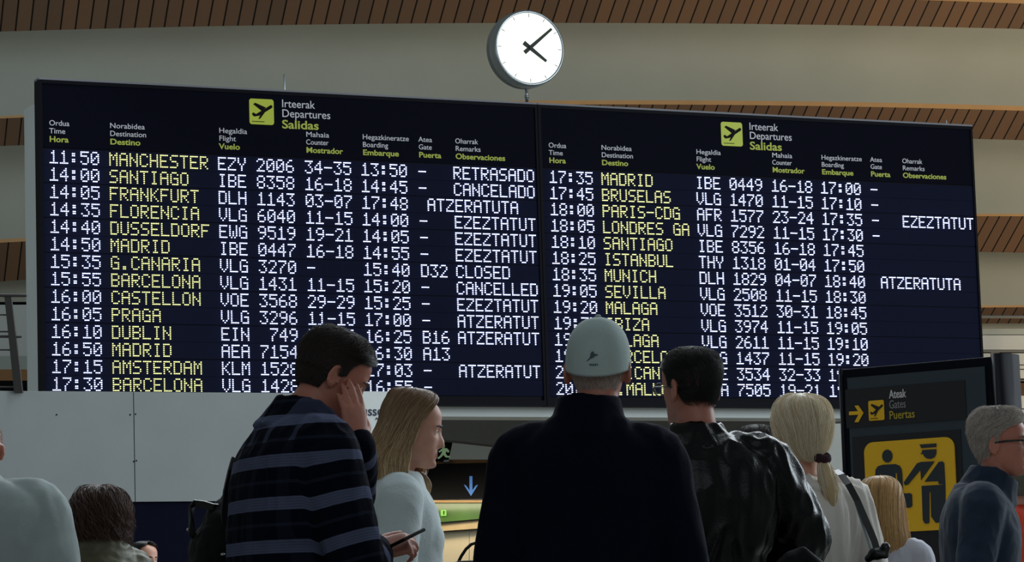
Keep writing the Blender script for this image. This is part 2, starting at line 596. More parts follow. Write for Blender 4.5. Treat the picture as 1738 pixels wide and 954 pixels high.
def led_text(name, s, x0, zc, m, parent):
    mb = MB()
    for i, ch in enumerate(s):
        g = FONT[ch]
        for r in range(7):
            for c in range(5):
                if g[r * 5 + c] == 'X':
                    x = x0 + i * 0.0886 + c * DX + DOT
                    z = zc + (3 - r) * DZ
                    a, h = DOT, 0.7 * DOT
                    v = [(x - a, -0.001, z - a), (x + a, -0.001, z - a), (x + a, -0.001, z + a), (x - a, -0.001, z + a),
                         (x - h, -0.012, z - h), (x + h, -0.012, z - h), (x + h, -0.012, z + h), (x - h, -0.012, z + h)]
                    mb.add(v, [(4, 5, 6, 7), (0, 1, 5, 4), (1, 2, 6, 5), (2, 3, 7, 6), (3, 0, 4, 7)])
    return mb.build(name, m, parent)


ICON = [[(.10, .60), (.15, .54), (.27, .60), (.88, .22), (.93, .24), (.95, .30), (.90, .35), (.40, .66), (.21, .70), (.15, .68)],
        [(.16, .22), (.24, .16), (.68, .33), (.50, .47)],
        [(.46, .60), (.66, .48), (.43, .78), (.36, .79)],
        [(.10, .88), (.60, .88), (.60, .905), (.10, .905)]]


def icon(parent, name, x, z, w, h, m, mp, y=-0.004):
    o = MB().prism(round_rect(x, z - h, x + w, z, 0.1 * w), y, 0.0).build(name, m, parent)
    p = MB()
    for i, poly in enumerate(ICON):
        p.prism([(x + a * w, z - b * h) for a, b in poly], y - 0.002 - 0.0004 * i, y)
    p.build('plane_symbol', mp, o)
    return o


HEAD = [(0.086, 'Ordua', 'Time', 'Hora', .162), (0.609, 'Norabidea', 'Destination', 'Destino', .262), (1.573, 'Hegaldia', 'Flight', 'Vuelo', .19),
        (2.363, 'Mahaia', 'Counter', 'Mostrador', .337), (2.887, 'Hegazkineratze', 'Boarding', 'Embarque', .335),
        (3.415, 'Atea', 'Gate', 'Puerta', .21), (3.765, 'Oharrak', 'Remarks', 'Observaciones', .478)]
W1 = {'Ordua': .172, 'Time': .137, 'Norabidea': .302, 'Destination': .312, 'Hegaldia': .25, 'Flight': .148, 'Mahaia': .21, 'Counter': .205, 'Hegazkineratze': .432,
      'Boarding': .235, 'Atea': .13, 'Gate': .122, 'Oharrak': .218, 'Remarks': .238}
LEFT = [('11:50', 'MANCHESTER', 'EZY', '2006', '34-35', '13:50', '-', 'RETRASADO'), ('14:00', 'SANTIAGO', 'IBE', '8358', '16-18', '14:45', '-', 'CANCELADO'),
        ('14:05', 'FRANKFURT', 'DLH', '1143', '03-07', '17:48', '', 'ATZERATUTA'), ('14:35', 'FLORENCIA', 'VLG', '6040', '11-15', '14:00', '-', 'EZEZTATUT'),
        ('14:40', 'DUSSELDORF', 'EWG', '9519', '19-21', '14:05', '-', 'EZEZTATUT'), ('14:50', 'MADRID', 'IBE', '0447', '16-18', '14:55', '-', 'EZEZTATUT'),
        ('15:35', 'G.CANARIA', 'VLG', '3270', '-', '15:40', 'D32', 'CLOSED'), ('15:55', 'BARCELONA', 'VLG', '1431', '11-15', '15:20', '-', 'CANCELLED'),
        ('16:00', 'CASTELLON', 'VOE', '3568', '29-29', '15:25', '-', 'EZEZTATUT'), ('16:05', 'PRAGA', 'VLG', '3296', '11-15', '17:00', '-', 'ATZERATUT'),
        ('16:10', 'DUBLIN', 'EIN', ' 749', '34-36', '16:25', 'B16', 'ATZERATUT'), ('16:50', 'MADRID', 'AEA', '7154', '35-37', '16:30', 'A13', ''),
        ('17:15', 'AMSTERDAM', 'KLM', '1528', '', '17:03', '-', 'ATZERATUT'), ('17:30', 'BARCELONA', 'VLG', '1428', '', '16:55', '-', '')]
RIGHT = [('17:35', 'MADRID', 'IBE', '0449', '16-18', '17:00', '-', ''), ('17:45', 'BRUSELAS', 'VLG', '1470', '11-15', '17:10', '-', ''),
         ('18:00', 'PARIS-CDG', 'AFR', '1577', '23-24', '17:35', '-', 'EZEZTATUT'), ('18:05', 'LONDRES GA', 'VLG', '7292', '11-15', '17:30', '-', ''),
         ('18:10', 'SANTIAGO', 'IBE', '8356', '16-18', '17:45', '', ''), ('18:25', 'ISTANBUL', 'THY', '1318', '01-04', '17:50', '', ''),
         ('18:35', 'MUNICH', 'DLH', '1829', '04-07', '18:40', '', 'ATZERATUTA'), ('19:05', 'SEVILLA', 'VLG', '2508', '11-15', '18:30', '', ''),
         ('19:20', 'MALAGA', 'VOE', '3512', '30-31', '18:45', '', ''), ('19:35', 'IBIZA', 'VLG', '3974', '11-15', '19:05', '', ''),
         ('19:40', 'MALAGA', 'VLG', '2611', '11-15', '19:10', '', ''), ('19:50', 'BARCELONA', 'VLG', '1437', '11-15', '19:20', '', ''),
         ('20:15', 'ALICANTE', 'VOE', '3534', '32-33', '19:45', '', ''), ('20:30', 'P.MALLORCA', 'AEA', '7505', '19-21', '19:55', '', '')]
COLS = [('time_lettering', 0.088), ('destination_lettering', 0.603), ('airline_lettering', 1.562), ('flight_lettering', 1.910), ('counter_lettering', 2.350), ('boarding_lettering', 2.872),
        ('gate_lettering', 3.408), ('remarks_lettering', 3.742)]


def departure_board(u0, rows, label, shift):
    root = empty('departure_board', BO + BX * u0, BRZ)
    tag(root, label, 'departure board', 'departure boards side by side')
    MB().bevel_box((0, 0.012, -BH), (PW, 0.13, 0), 0.008).build('housing', M_FRAME, root)
    fr = MB()
    fr.box((0.0, -0.012, -BH), (0.028, 0.02, 0)).box((PW - 0.022, -0.012, -BH), (PW, 0.02, 0))
    fr.box((0.028, -0.012, -BH), (PW - 0.022, 0.02, -BH + 0.05)).box((0.028, -0.012, -0.03), (PW - 0.022, 0.02, 0))
    fr.build('frame', M_FRAME, root)
    MB().box((0, -0.014, 0.0), (PW, 0.13, 0.016)).build('top_edge', M_EDGE, root)
    MB().box((0.028, 0.0, -0.565), (PW - 0.022, 0.014, -0.03)).build('header_panel', M_FACE, root)
    icon(root, 'departures_sign', 1.853, -0.072, 0.222, 0.222, M_LIME, M_BLACK)
    for s, z, sz, w, m, bo in (('Irteerak', -0.134, .098, .30, M_HDR, 0), ('Departures', -0.219, .098, .44, M_HDR, 0), ('Salidas', -0.317, .104, .335, M_HDRY, .0018)):
        board_text('heading_lettering', s, 2.146, z, sz, m, root, bold=bo, width=w)
    for x, a, b, c, w in HEAD:
        x += shift
        board_text('heading_lettering', a, x, -0.382, 0.064, M_HDR, root, width=W1[a])
        board_text('heading_lettering', b, x, -0.449, 0.064, M_HDR, root, width=W1[b])
        board_text('heading_lettering', c, x, -0.520, 0.068, M_HDRY, root, bold=.0014, width=w)
    for i, row in enumerate(rows):
        zc = -0.646 - 0.1456 * i
        gap = 0.0035 if i % 2 else 0.001
        mod = MB().box((0.03, 0.0, zc - 0.0728 + gap), (PW - 0.024, 0.013, zc + 0.0728 - (0.0035 if i % 2 == 0 else 0.001))).build('display_row', M_MODULE, root)
        for (nm, x), s in zip(COLS, row):
            if not s:
                continue
            x += shift
            if s == 'ATZERATUTA':
                x = 3.487
            led_text(nm, s, x, zc, M_LEDY if nm == 'destination_lettering' else M_LEDW, mod)
    return root


departure_board(0.0, LEFT, 'left half of the departure board, flights from 11:50 to 17:30', 0.0)
departure_board(PW + 0.006, RIGHT, 'right half of the departure board, flights from 17:35 to Mallorca', 0.012)

# pale casing behind the boards
back = struct(empty('wall_casing', BO + BX * 0.0, BRZ))
MB().bevel_box((0.015, 0.16, -BH - 0.085), (9.10, 0.50, -0.17), 0.01).build('casing_body', M_PALE, back)
MB().box((0.05, 0.10, -0.22), (0.11, 0.30, -0.06)).build('bracket', M_GREY, back)
MB().box((8.9, 0.10, -0.22), (8.96, 0.30, -0.06)).build('bracket', M_GREY, back)


def bp(px, py, y=0.0):
    """board coordinates of a pixel"""
    x, z = on_plane(px, py, BO + BY * y, BX)
    return x, z


# thin hanging rods above the boards
for i, (px, top, bot, lab) in enumerate(((482.5, 127, 158, 'thin steel rod rising from the top edge of the left board'),
                                         (1606, 204, 216, 'short steel bracket pin on the top right corner of the right board'))):
    x, z1 = bp(px, top, 0.06)
    _, z0 = bp(px, bot, 0.06)
    r = MB().tube([(0, 0, 0), (0, 0, z1 - 0.016)], 0.007, 10).build('support_rod', M_STEEL, None, True)
    r.location = BO + BX * x + BY * 0.06 + Vector((0, 0, 0.016))
    r.rotation_euler = (0, 0, BRZ)
    tag(r, lab, 'rod')

# clock
cx_, cz_ = 4.505, 0.505
ck = empty('hall_clock', BO + BX * cx_ + BY * 0.06 + Vector((0, 0, 0.016)), BRZ)
tag(ck, 'round white lit clock on a short pole above the departure boards', 'clock')
zc = cz_ - 0.016
M_CASE = mat('clock_case', (150, 156, 152), 0.4, metal=0.1)
M_DIAL = mat('clock_dial', (250, 252, 246), 0.5, emit=1.0, ecol=(250, 255, 240))
M_HAND = mat('clock_hand', (40, 48, 38), 0.6)
M_TICK = mat('clock_tick', (58, 64, 52), 0.7)


def ringed(rad_y):
    return [[Vector((r * math.cos(2 * PI * j / 64), y, zc + r * math.sin(2 * PI * j / 64))) for j in range(64)] for r, y in rad_y]


MB().loft(ringed([(0.31, -0.09), (0.338, -0.085), (0.345, -0.06), (0.345, 0.0), (0.35, 0.002), (0.35, 0.012), (0.345, 0.014), (0.345, 0.08), (0.33, 0.10), (0.30, 0.10)])).build('case', M_CASE, ck, True)
MB().torus((0, -0.088, zc), 0.329, 0.014, seg=64).build('rim', M_STEEL, ck, True)
MB().loft(ringed([(0.318, -0.085), (0.318, -0.094)])).build('dial', M_DIAL, ck)
tk = MB()
for h in range(12):
    a = 2 * PI * h / 12
    d = Vector((math.sin(a), 0, math.cos(a)))
    n = Vector((math.cos(a), 0, -math.sin(a)))
    c = Vector((0, -0.0945, zc))
    w = 0.0028
    p = [c + d * 0.278 - n * w, c + d * 0.278 + n * w, c + d * 0.312 + n * w, c + d * 0.312 - n * w]
    tk.hexa(p, (0, -0.0015, 0))
tk.build('hour_marks', M_TICK, ck)
for nm, ang, l, tail, w, yy in (('minute_hand', 50, 0.285, 0.075, 0.0150, -0.104), ('hour_hand', 126, 0.195, 0.075, 0.0172, -0.100)):
    a = math.radians(ang)
    d = Vector((math.sin(a), 0, math.cos(a)))
    n = Vector((math.cos(a), 0, -math.sin(a)))
    c = Vector((0, yy, zc))
    MB().hexa([c - d * tail - n * w * 1.25, c - d * tail + n * w * 1.25, c + d * l + n * w * 0.75, c + d * l - n * w * 0.75], (0, -0.003, 0)).build(nm, M_HAND, ck)
MB().tube([(0, -0.09, zc), (0, -0.109, zc)], 0.016, 16).build('hub', M_HAND, ck)
MB().tube([(0, 0.0, 0.006), (0, 0.0, zc - 0.33)], 0.014, 14, cap=False).tube([(0, 0, 0.055), (0, 0, 0.075)], 0.021, 14, cap=False).tube([(-0.03, 0, 0.008), (0.03, 0, 0.008)], 0.008, 8).build('pole', M_STEEL, ck, True)

# ------------------------------------------------------------------ hoarding in front of the board
HO = at(0, 664, 23.0)
HX = BX.copy()
HRZ = BRZ


def hp(px, py):
    return on_plane(px, py, HO, HX)


_, zt = hp(72, 664)
_, zb = hp(200, 852)
xl = hp(-620, 700)[0]
xr_ = hp(722, 700)[0]
hb = MB()
seams = [xl, hp(-190, 760)[0], hp(228, 760)[0], hp(640, 760)[0], xr_]
wl = empty('wall_left', HO, HRZ)
struct(wl)
for a, b in zip(seams[:-1], seams[1:]):
    struct(MB().bevel_box((a + 0.003, 0, zb), (b - 0.003, 0.1, zt), 0.002).build('panel', M_HOARD, wl))
struct(MB().box((xl, 0.008, zb), (xr_, 0.09, zt - 0.004)).build('backing', M_JOINT, wl))
sc_ = MB()
for px, py in ((96, 704), (221, 704), (230, 703), (227, 783.5), (231.5, 782)):
    x, z = hp(px, py)
    sc_.prism(disc(x, z, 0.006, 0.006, 10), -0.003, 0.002)
struct(sc_.build('screw', M_BLACK, wl))
struct(MB().box((xl, 0.02, -HO.z), (xr_, 0.1, zb - 0.001)).build('dado_panel', M_NAVY, wl))

# airline sign at the end of the hoarding
asn = empty('airline_sign', HO, HRZ)
tag(asn, 'white airline sign with an orange lower band, half hidden behind the blonde woman', 'sign')
x0, z1 = hp(556, 664.5)
x1, z0 = hp(718, 737)
_, z00 = hp(718, 800)
MB().box((x0, -0.035, z0), (x1, -0.004, z1)).build('white_panel', M_WHITE, asn)
MB().box((x0, -0.036, z00), (x1, -0.004, z0)).build('orange_band', M_ORANGE, asn)
M_INK = mat('navy_ink', (22, 30, 58), 0.6)
tx, tz = hp(592, 706)
tw = hp(658, 706)[0] - tx
board_text('brand_lettering', 'brussels', tx, tz, 0.108, M_INK, asn, y=-0.037, bold=.001, width=tw)
tx, tz = hp(633.5, 713.5)
board_text('brand_lettering', 'AIRLINES', tx, tz, 0.03, M_INK, asn, y=-0.037, width=hp(668, 713)[0] - tx)

# railing standing on the left end of the hoarding
rl = empty('railing', (0, 0, 0))
tag(rl, 'dark railing with a slanted post above the grey hoarding, at the far left', 'railing')
YR = 23.02
rp = MB()
rp.hexa([at(24, 666, YR), at(38, 666, YR), at(18, 500, YR), at(7, 500, YR)], (0, 0.05, 0))
rp.build('post', M_RAIL, rl)
MB().tube([at(-240, 499, YR), at(43, 501.5, YR)], 0.012 * 1.1, 12).build('handrail', M_RAIL, rl, True)
for y, x1 in ((534.5, 12), (563, 16), (571.5, 35), (594, 18), (657, 25)):
    MB().tube([at(-240, y - 1, YR + 0.02), at(x1, y, YR + 0.02)], 0.006 if y != 571.5 else 0.010, 8).build('rail', M_RAIL, rl, True)
MB().hexa([at(-203, 660, YR), at(-190, 660, YR), at(-210, 500, YR), at(-221, 500, YR)], (0, 0.05, 0)).build('post', M_RAIL, rl)

# railing of the upper floor on the right
r2 = empty('railing', (0, 0, 0))
tag(r2, 'grey railing of the upper floor beyond the right end of the departure boards', 'railing')
for y0, y1, rr in ((537.5, 538.5, 0.019), (595.5, 597, 0.016), (619.5, 619.5, 0.006), (627, 627, 0.006), (644, 644, 0.01)):
    MB().tube([at(1590, y0, 37.4), at(2100, y1, 37.4)], rr, 10).build('handrail' if rr > 0.015 else 'rail', M_GRAIL if rr > 0.015 else M_RAIL, r2, True)
MB().hexa([at(1683, 660, 37.5), at(1690, 660, 37.5), at(1697, 597, 37.5), at(1682, 597, 37.5)], (0, 0.06, 0)).build('post', M_GRAIL, r2)
MB().hexa([at(1786, 660, 37.5), at(1792, 660, 37.5), at(1792, 538, 37.5), at(1786, 538, 37.5)], (0, 0.06, 0)).build('post', M_GRAIL, r2)

# ------------------------------------------------------------------ signs behind the crowd
EY = 30.87
ex = empty('exit_sign', at(752, 787, EY))
tag(ex, 'dark emergency exit sign with a green running figure, beside the blonde woman\'s chin', 'exit sign')
EXo = at(752, 787, EY)


def ep(px, py):
    p = at(px, py, EY)
    return p.x - EXo.x, p.z - EXo.z


M_EXG = mat('exit_green', (150, 182, 138), 0.6, emit=0.25)
MB().prism([ep(736, 783), ep(761, 783), ep(768.5, 749.5), ep(736, 748)], -0.03, 0.0).build('sign_box', M_BLACK, ex)
fig = MB()
for poly in ([(748, 764), (752, 760.5), (759, 761.5), (763, 766), (761, 769), (757.5, 766.5), (756.5, 770), (759, 774), (764, 774.5), (764, 777), (756.5, 776.8),
              (752.5, 772.5), (749, 776.5), (744, 780), (742.5, 777.5), (747, 774), (750, 769), (750.5, 765.5), (746.5, 768.5), (744, 767)],):
    fig.prism([ep(*q) for q in poly], -0.034, -0.03)
fig.prism([ep(752.5 + 2.9 * math.cos(a * PI / 8), 757.5 + 2.9 * math.sin(a * PI / 8)) for a in range(16)], -0.034, -0.03)
fig.build('running_figure', M_EXG, ex)
MB().tube([(0.03, -0.015, 0.005), (0.03, -0.015, 0.035)], 0.03, 16, cap=False).build('lamp_socket', M_STEEL, ex, True)

sb = empty('direction_sign', at(790, 848, 30.85))
tag(sb, 'long black hanging sign with a blue down arrow, left of the man in the cap', 'sign')
SBo = at(790, 848, 30.85)


def sp(px, py):
    p = at(px, py, 30.85)
    return p.x - SBo.x, p.z - SBo.z


MB().prism([sp(640, 851), sp(990, 842), sp(990, 783), sp(640, 790)], -0.06, 0.04).build('sign_box', M_BLACK, sb)
M_BLUE = mat('blue_arrow', (70, 120, 190), 0.6, emit=0.28)
ar = MB()
ar.prism([sp(797, 809), sp(802, 809), sp(802, 838), sp(797, 838)], -0.064, -0.06)
ar.prism([sp(787.5, 823), sp(790, 827.5), sp(799.5, 842.5), sp(799.5, 836.5), sp(791.5, 825)], -0.0645, -0.06)
ar.prism([sp(811.5, 823), sp(807.5, 825), sp(799.5, 836.5), sp(799.5, 842.5), sp(809, 827.5)], -0.0648, -0.06)
ar.build('down_arrow', M_BLUE, sb)
gs = MB()
GSo = at(753, 876, 30.98)
gs.box((-0.028, -0.02, 0), (0.028, 0.0, 0.06))
g = gs.build('exit_sign', mat('exit_sign_reflection', (120, 190, 70), 0.4, emit=0.5), None)  # the exit sign's reflection in the glass, modelled as a small glowing box
g.location = GSo
tag(g, 'tiny green reflection of the exit sign, modelled on the glass below the black hanging sign', 'exit sign')
fig2 = MB().ball((0.004, -0.022, 0.042), 0.007).box((-0.002, -0.024, 0.012), (0.008, -0.02, 0.036)).build('running_figure', M_BLACK, g)

# ------------------------------------------------------------------ gates pylon on the right
PL = at(1420, 628, 15.4)
PR = at(1686, 606, 14.93)
PX = Vector((PR.x - PL.x, PR.y - PL.y, 0))
PWD = PX.length
PX.normalize()
PO = Vector((PL.x, PL.y, 0))
PZ = PL.z
py = empty('gate_pylon', PO, math.atan2(PX.y, PX.x))
tag(py, 'dark slate pylon sign pointing to the gates, with a large yellow pictogram panel', 'sign')


def pp(px, y):
    return on_plane(px, y, PO, PX)


MB().bevel_box((0.03, 0, 0), (PWD - 0.01, 0.22, PZ), 0.006).build('body', M_PYL, py)
MB().tube([(0.02, 0.1, 0.0), (0.02, 0.1, PZ + 0.004)], 0.028, 20, cap=False, ry=0.11).build('side_post', M_PYL, py, True)
MB().tube([(PWD + 0.02, 0.09, 0.0), (PWD + 0.02, 0.09, PZ + 0.012)], 0.052, 28, cap=False, ry=0.115).build('side_post', M_PYL, py, True)
M_PYF = mat('pylon_face', (38, 52, 62), 0.45, var=0.08, vscale=3)
MB().box((0.06, -0.008, 0.02), (PWD - 0.045, 0.0, PZ - 0.045)).build('face_panel', M_PYF, py)
M_PYB = mat('pylon_insert', (16, 18, 24), 0.45)
a = pp(1436, 662); b = pp(1642, 712)
MB().box((a[0], -0.012, b[1]), (b[0], -0.008, a[1])).build('lettering_panel', M_PYB, py)
a = pp(1452, 745); b = pp(1640, 1000)
MB().box((0.075, -0.0115, 0.5), (pp(1636, 820)[0], -0.008, pp(1452, 742)[1])).build('insert_panel', M_PYB, py)
x0, zt_ = pp(1469, 752)
x1, zb_ = pp(1629, 898)
yp = MB().prism(round_rect(x0, zb_, x1, zt_, 0.05), -0.02, -0.010).build('pictogram_panel', M_YEL, py)
pic = MB()


def P(pts):
    for q in pts:
        pic.prism([pp(px, y) for px, y in q], -0.0235, -0.0205)


zz = 978 / 240.0


def zc2(pts):
    return [(1420 + x / zz, 720 + y / zz) for x, y in pts]


def circ(cx, cy, rx, ry, n=22):
    return [(cx + rx * math.cos(2 * PI * i / n), cy + ry * math.sin(2 * PI * i / n)) for i in range(n)]


P([zc2(circ(365, 222, 36, 45)),
   zc2([(282, 350), (284, 315), (300, 292), (335, 282), (420, 277), (450, 288), (464, 312), (468, 340), (474, 470), (440, 474), (432, 340), (422, 340), (424, 640), (390, 640), (385, 640), (330, 640), (324, 400), (318, 345), (312, 345), (314, 470), (282, 470)]),
   zc2([(424, 482), (436, 482), (440, 468), (476, 468), (478, 480), (525, 478), (536, 490), (538, 565), (525, 578), (440, 584), (424, 584)]),
   zc2([(588, 142), (704, 134), (704, 160), (600, 168)]),
   zc2([(606, 180), (704, 174), (704, 205), (692, 230), (664, 243), (636, 238), (618, 222), (612, 208), (592, 208), (604, 196)]),
   zc2([(570, 272), (600, 262), (692, 258), (640, 330), (598, 388), (594, 318), (508, 420), (486, 424), (478, 405)]),
   zc2([(720, 262), (745, 258), (758, 270), (766, 420), (718, 414), (718, 396), (622, 400)]),
   zc2([(602, 428), (766, 418), (768, 640), (735, 680), (700, 684), (668, 640), (664, 470), (656, 470), (656, 684), (636, 690), (620, 684), (610, 660)])])
pic.build('officer_and_traveller', M_PICTO, yp)
x, z = pp(1476, 681)
w = pp(1503, 700)[0] - x
h = z - pp(1476, 715)[1]
icon(py, 'departures_sign', x, z, w, h, M_YEL, M_PYB, y=-0.016)
arr = MB()
arr.prism([pp(1443.5, 699), pp(1462, 698), pp(1462, 704), pp(1443.5, 705)], -0.016, -0.012)
arr.prism([pp(1453, 689), pp(1459, 688.5), pp(1468, 701.5), pp(1461, 702)], -0.0165, -0.012)
arr.prism([pp(1461, 701.4), pp(1468, 701), pp(1459, 717), pp(1453, 717)], -0.0168, -0.012)
arr.build('right_arrow', M_YEL, py)
M_PYT = mat('pylon_white', (170, 172, 172), 0.6, emit=0.1)
M_PYG = mat('pylon_grey', (118, 120, 122), 0.6, emit=0.06)
M_PYY = mat('pylon_olive', (150, 136, 40), 0.6, emit=0.06)
for s, py0, x1p, m, bo in (('Ateak', 675.5, 1540.5, M_PYT, .0012), ('Gates', 693, 1539, M_PYG, 0), ('Puertas', 711, 1554, M_PYY, 0.0008)):
    x, z = pp(1511.5, py0 + 1)
    board_text('sign_lettering', s, x, z, 0.058, m, py, y=-0.0135, bold=bo * 0.5, width=pp(x1p, py0)[0] - x)

# ------------------------------------------------------------------ people
SKIN = {'fair': (214, 158, 136), 'tan': (186, 128, 104), 'red': (184, 118, 98)}
SKM = {k: mat('skin_' + k, v, 0.5, var=0.06, vscale=40, bump=0.12, bscale=300, sss=0.12) for k, v in SKIN.items()}
M_LIP = mat('lips', (168, 96, 88), 0.45)
M_EYEW = mat('eye_white', (216, 212, 206), 0.25)
M_IRIS = mat('iris', (52, 44, 38), 0.2)
M_SHOE = mat('shoe_leather', (24, 20, 18), 0.45)
M_SOLE = mat('shoe_sole', (60, 58, 54), 0.8)


def catmull(xs, ys, x):
    """smooth interpolation through table points"""
    xs = np.asarray(xs, float); ys = np.asarray(ys, float)
    m = np.zeros_like(ys)
    d = np.diff(ys) / np.diff(xs)
    m[1:-1] = np.where(d[:-1] * d[1:] > 0, 2 * d[:-1] * d[1:] / (d[:-1] + d[1:] + 1e-12 * np.sign(d[:-1] + d[1:] + 1e-30)), 0)
    m[0], m[-1] = d[0], d[-1]
    x = np.clip(x, xs[0], xs[-1])
    i = np.clip(np.searchsorted(xs, x) - 1, 0, len(xs) - 2)
    h = xs[i + 1] - xs[i]
    t = (x - xs[i]) / h
    return (2 * t ** 3 - 3 * t ** 2 + 1) * ys[i] + (t ** 3 - 2 * t ** 2 + t) * h * m[i] + (-2 * t ** 3 + 3 * t ** 2) * ys[i + 1] + (t ** 3 - t ** 2) * h * m[i + 1]


HZ = [0.0, 0.008, 0.025, 0.045, 0.065, 0.085, 0.11, 0.14, 0.17, 0.195, 0.215, 0.228, 0.235]
HW = [0.012, 0.026, 0.042, 0.052, 0.059, 0.063, 0.068, 0.073, 0.0765, 0.074, 0.060, 0.038, 0.006]
HF = [0.070, 0.088, 0.092, 0.090, 0.090, 0.089, 0.089, 0.093, 0.093, 0.083, 0.062, 0.034, 0.004]
HB = [0.02, 0.035, 0.05, 0.062, 0.07, 0.078, 0.090, 0.099, 0.101, 0.095, 0.077, 0.048, 0.008]


def head_shape(mb, nose=1.0, jaw=1.0, fem=False):
    nz, na = 64, 72
    rings = []
    for i in range(nz):
        z = 0.0005 + 0.2342 * (0.5 - 0.5 * math.cos(PI * i / (nz - 1)))
        w, f, b = (float(catmull(HZ, t, z)) for t in (HW, HF, HB))
        if fem: b *= 0.93
        if z < 0.1: w *= 1 + (jaw - 1) * (1 - z / 0.1)
        ring = []
        for j in range(na):
            a = 2 * PI * j / na
            c, s_ = math.cos(a), math.sin(a)
            x = w * math.copysign(abs(c) ** 0.88, c)
            y = (f if s_ > 0 else b) * math.copysign(abs(s_) ** 0.92, s_)
            if s_ > 0:
                g = lambda v, m, q: math.exp(-((v - m) / q) ** 2)
                front = s_ ** 1.5
                am = float(np.interp(z, [0.066, 0.072, 0.080, 0.092, 0.112, 0.126, 0.14], [0, 0.011, 0.0235, 0.022, 0.012, 0.006, 0.0])) * nose
                ww = float(np.interp(z, [0.07, 0.085, 0.125], [0.0155, 0.0135, 0.0095]))
                y += am * math.exp(-(abs(x) / ww) ** 2.4) * (1 if s_ > 0.3 else 0)
                y += (0.0035 if fem else 0.006) * g(z, 0.137, 0.009) * (1 - g(x, 0, 0.006) * 0.3) * (abs(x) < 0.055) * front
                for sx in (-1, 1):
                    y -= 0.0125 * g(x, sx * 0.031, 0.017) * g(z, 0.1225, 0.0115)
                    y += 0.004 * g(x, sx * 0.044, 0.016) * g(z, 0.097, 0.016)
                    y -= 0.004 * g(x, sx * 0.040, 0.014) * g(z, 0.062, 0.018) if not fem else 0
                lx = math.exp(-(abs(x) / 0.021) ** 4)
                y += (0.0055 * g(z, 0.0535, 0.0045) + 0.006 * g(z, 0.0425, 0.005) - 0.004 * g(z, 0.048, 0.0017) - 0.004 * g(z, 0.031, 0.006)) * lx
                y += 0.005 * g(z, 0.013, 0.011) * g(x, 0, 0.018)
            ring.append(Vector((x, y, z)))
        rings.append(ring)
    mb.loft(rings)
    for sx in (-1, 1):   # ears and lids
        R = Matrix.Rotation(sx * 0.42, 3, 'Z') @ Matrix.Rotation(-0.18, 3, 'X')
        c = Vector((sx * 0.0765, -0.012, 0.108))
        mb.ball(c, (0.007, 0.0165, 0.028), 16, M=R)
        mb.torus(c + Vector((sx * 0.004, 0, 0.002)), 0.0195, 0.0052, M=R @ Matrix.Rotation(PI / 2, 3, 'Z'), seg=24, sx=0.86, sz=1.42)
        mb.ball(c + R @ Vector((sx * 0.002, 0.003, -0.026)), (0.006, 0.009, 0.010), 12)
        mb.ball((sx * 0.031, 0.0705, 0.1275), (0.0165, 0.0125, 0.0075), 14)
        mb.ball((sx * 0.031, 0.0695, 0.1165), (0.0155, 0.0115, 0.0055), 14)
    return mb


def frame_m(p, ydir, zdir):
    y = Vector(ydir).normalized()
    z = Vector(zdir)
    z = (z - y * z.dot(y)).normalized()
    x = y.cross(z)
    return Matrix(((x.x, y.x, z.x, p[0]), (x.y, y.y, z.y, p[1]), (x.z, y.z, z.z, p[2]), (0, 0, 0, 1)))


def hand_shape(mb, M, side, curl=(0.35, 0.4, 0.45, 0.5), spread=0.08, thumb=0.5, sc=1.0):
    """palm, four fingers and a thumb. Local: +y along the fingers, +z the back of the hand, thumb on -x for a right hand seen from its back"""
    s = -1 if side == 'R' else 1
    h = MB()
    rings = []
    for y, w, t, zo in ((-0.015, 0.027, 0.020, 0), (0.0, 0.029, 0.0185, 0), (0.02, 0.036, 0.017, 0), (0.05, 0.041, 0.015, 0), (0.08, 0.0415, 0.0125, 0.001), (0.095, 0.038, 0.010, 0.001)):
        rings.append([Vector((w * math.copysign(abs(math.cos(a)) ** 0.75, math.cos(a)), y, zo + t * math.sin(a))) for a in [2 * PI * k / 20 for k in range(20)]])
    h.loft(rings)
    for i, (bx, L, r) in enumerate(((0.0305, 0.072, 0.0088), (0.0105, 0.081, 0.0092), (-0.0105, 0.075, 0.0088), (-0.030, 0.058, 0.0078))):
        p = Vector((s * bx, 0.088 - 0.006 * abs(i - 1.2), 0.001))
        ang, sp = 0.12, (1.5 - i) * spread
        pts = [p - Vector((0, 0.02, 0)), p]
        for k, fr in enumerate((0.46, 0.30, 0.24)):
            ang += curl[i] * (0.9 if k == 0 else 1.1)
            d = Vector((s * math.sin(sp) * math.cos(ang), math.cos(sp) * math.cos(ang), -math.sin(ang)))
            p = p + d * L * fr
            pts.append(p)
        h.tube(pts, [r * 1.05, r * 1.06, r, r * 0.92, r * 0.78], 12)
    p = Vector((s * 0.026, 0.012, -0.006))
    d1 = Vector((s * 0.72, 0.62, -0.25 - 0.3 * thumb)).normalized()
    d2 = Vector((s * (0.50 - 0.5 * thumb), 0.85, -0.25 - 0.45 * thumb)).normalized()
    h.tube([p, p + d1 * 0.045, p + d1 * 0.045 + d2 * 0.034, p + d1 * 0.045 + d2 * 0.06], [0.0165, 0.0125, 0.0108, 0.0088], 12)
    S = Matrix.Diagonal((sc, sc, sc, 1))
    h.xf(M @ S)
    mb.add(h.v, h.f)


TORSO = [(0.80, .135, .085, 0.0), (0.86, .165, .11, -.005), (0.93, .172, .118, -.008), (1.02, .152, .105, 0.0), (1.10, .146, .102, .004), (1.20, .160, .112, .004), (1.29, .172, .118, 0.0),
         (1.36, .176, .112, -.006), (1.41, .168, .094, -.012), (1.445, .130, .078, -.016), (1.475, .080, .066, -.016), (1.50, .058, .058, -.010), (1.53, .053, .056, 0.0), (1.56, .052, .056, .008)]


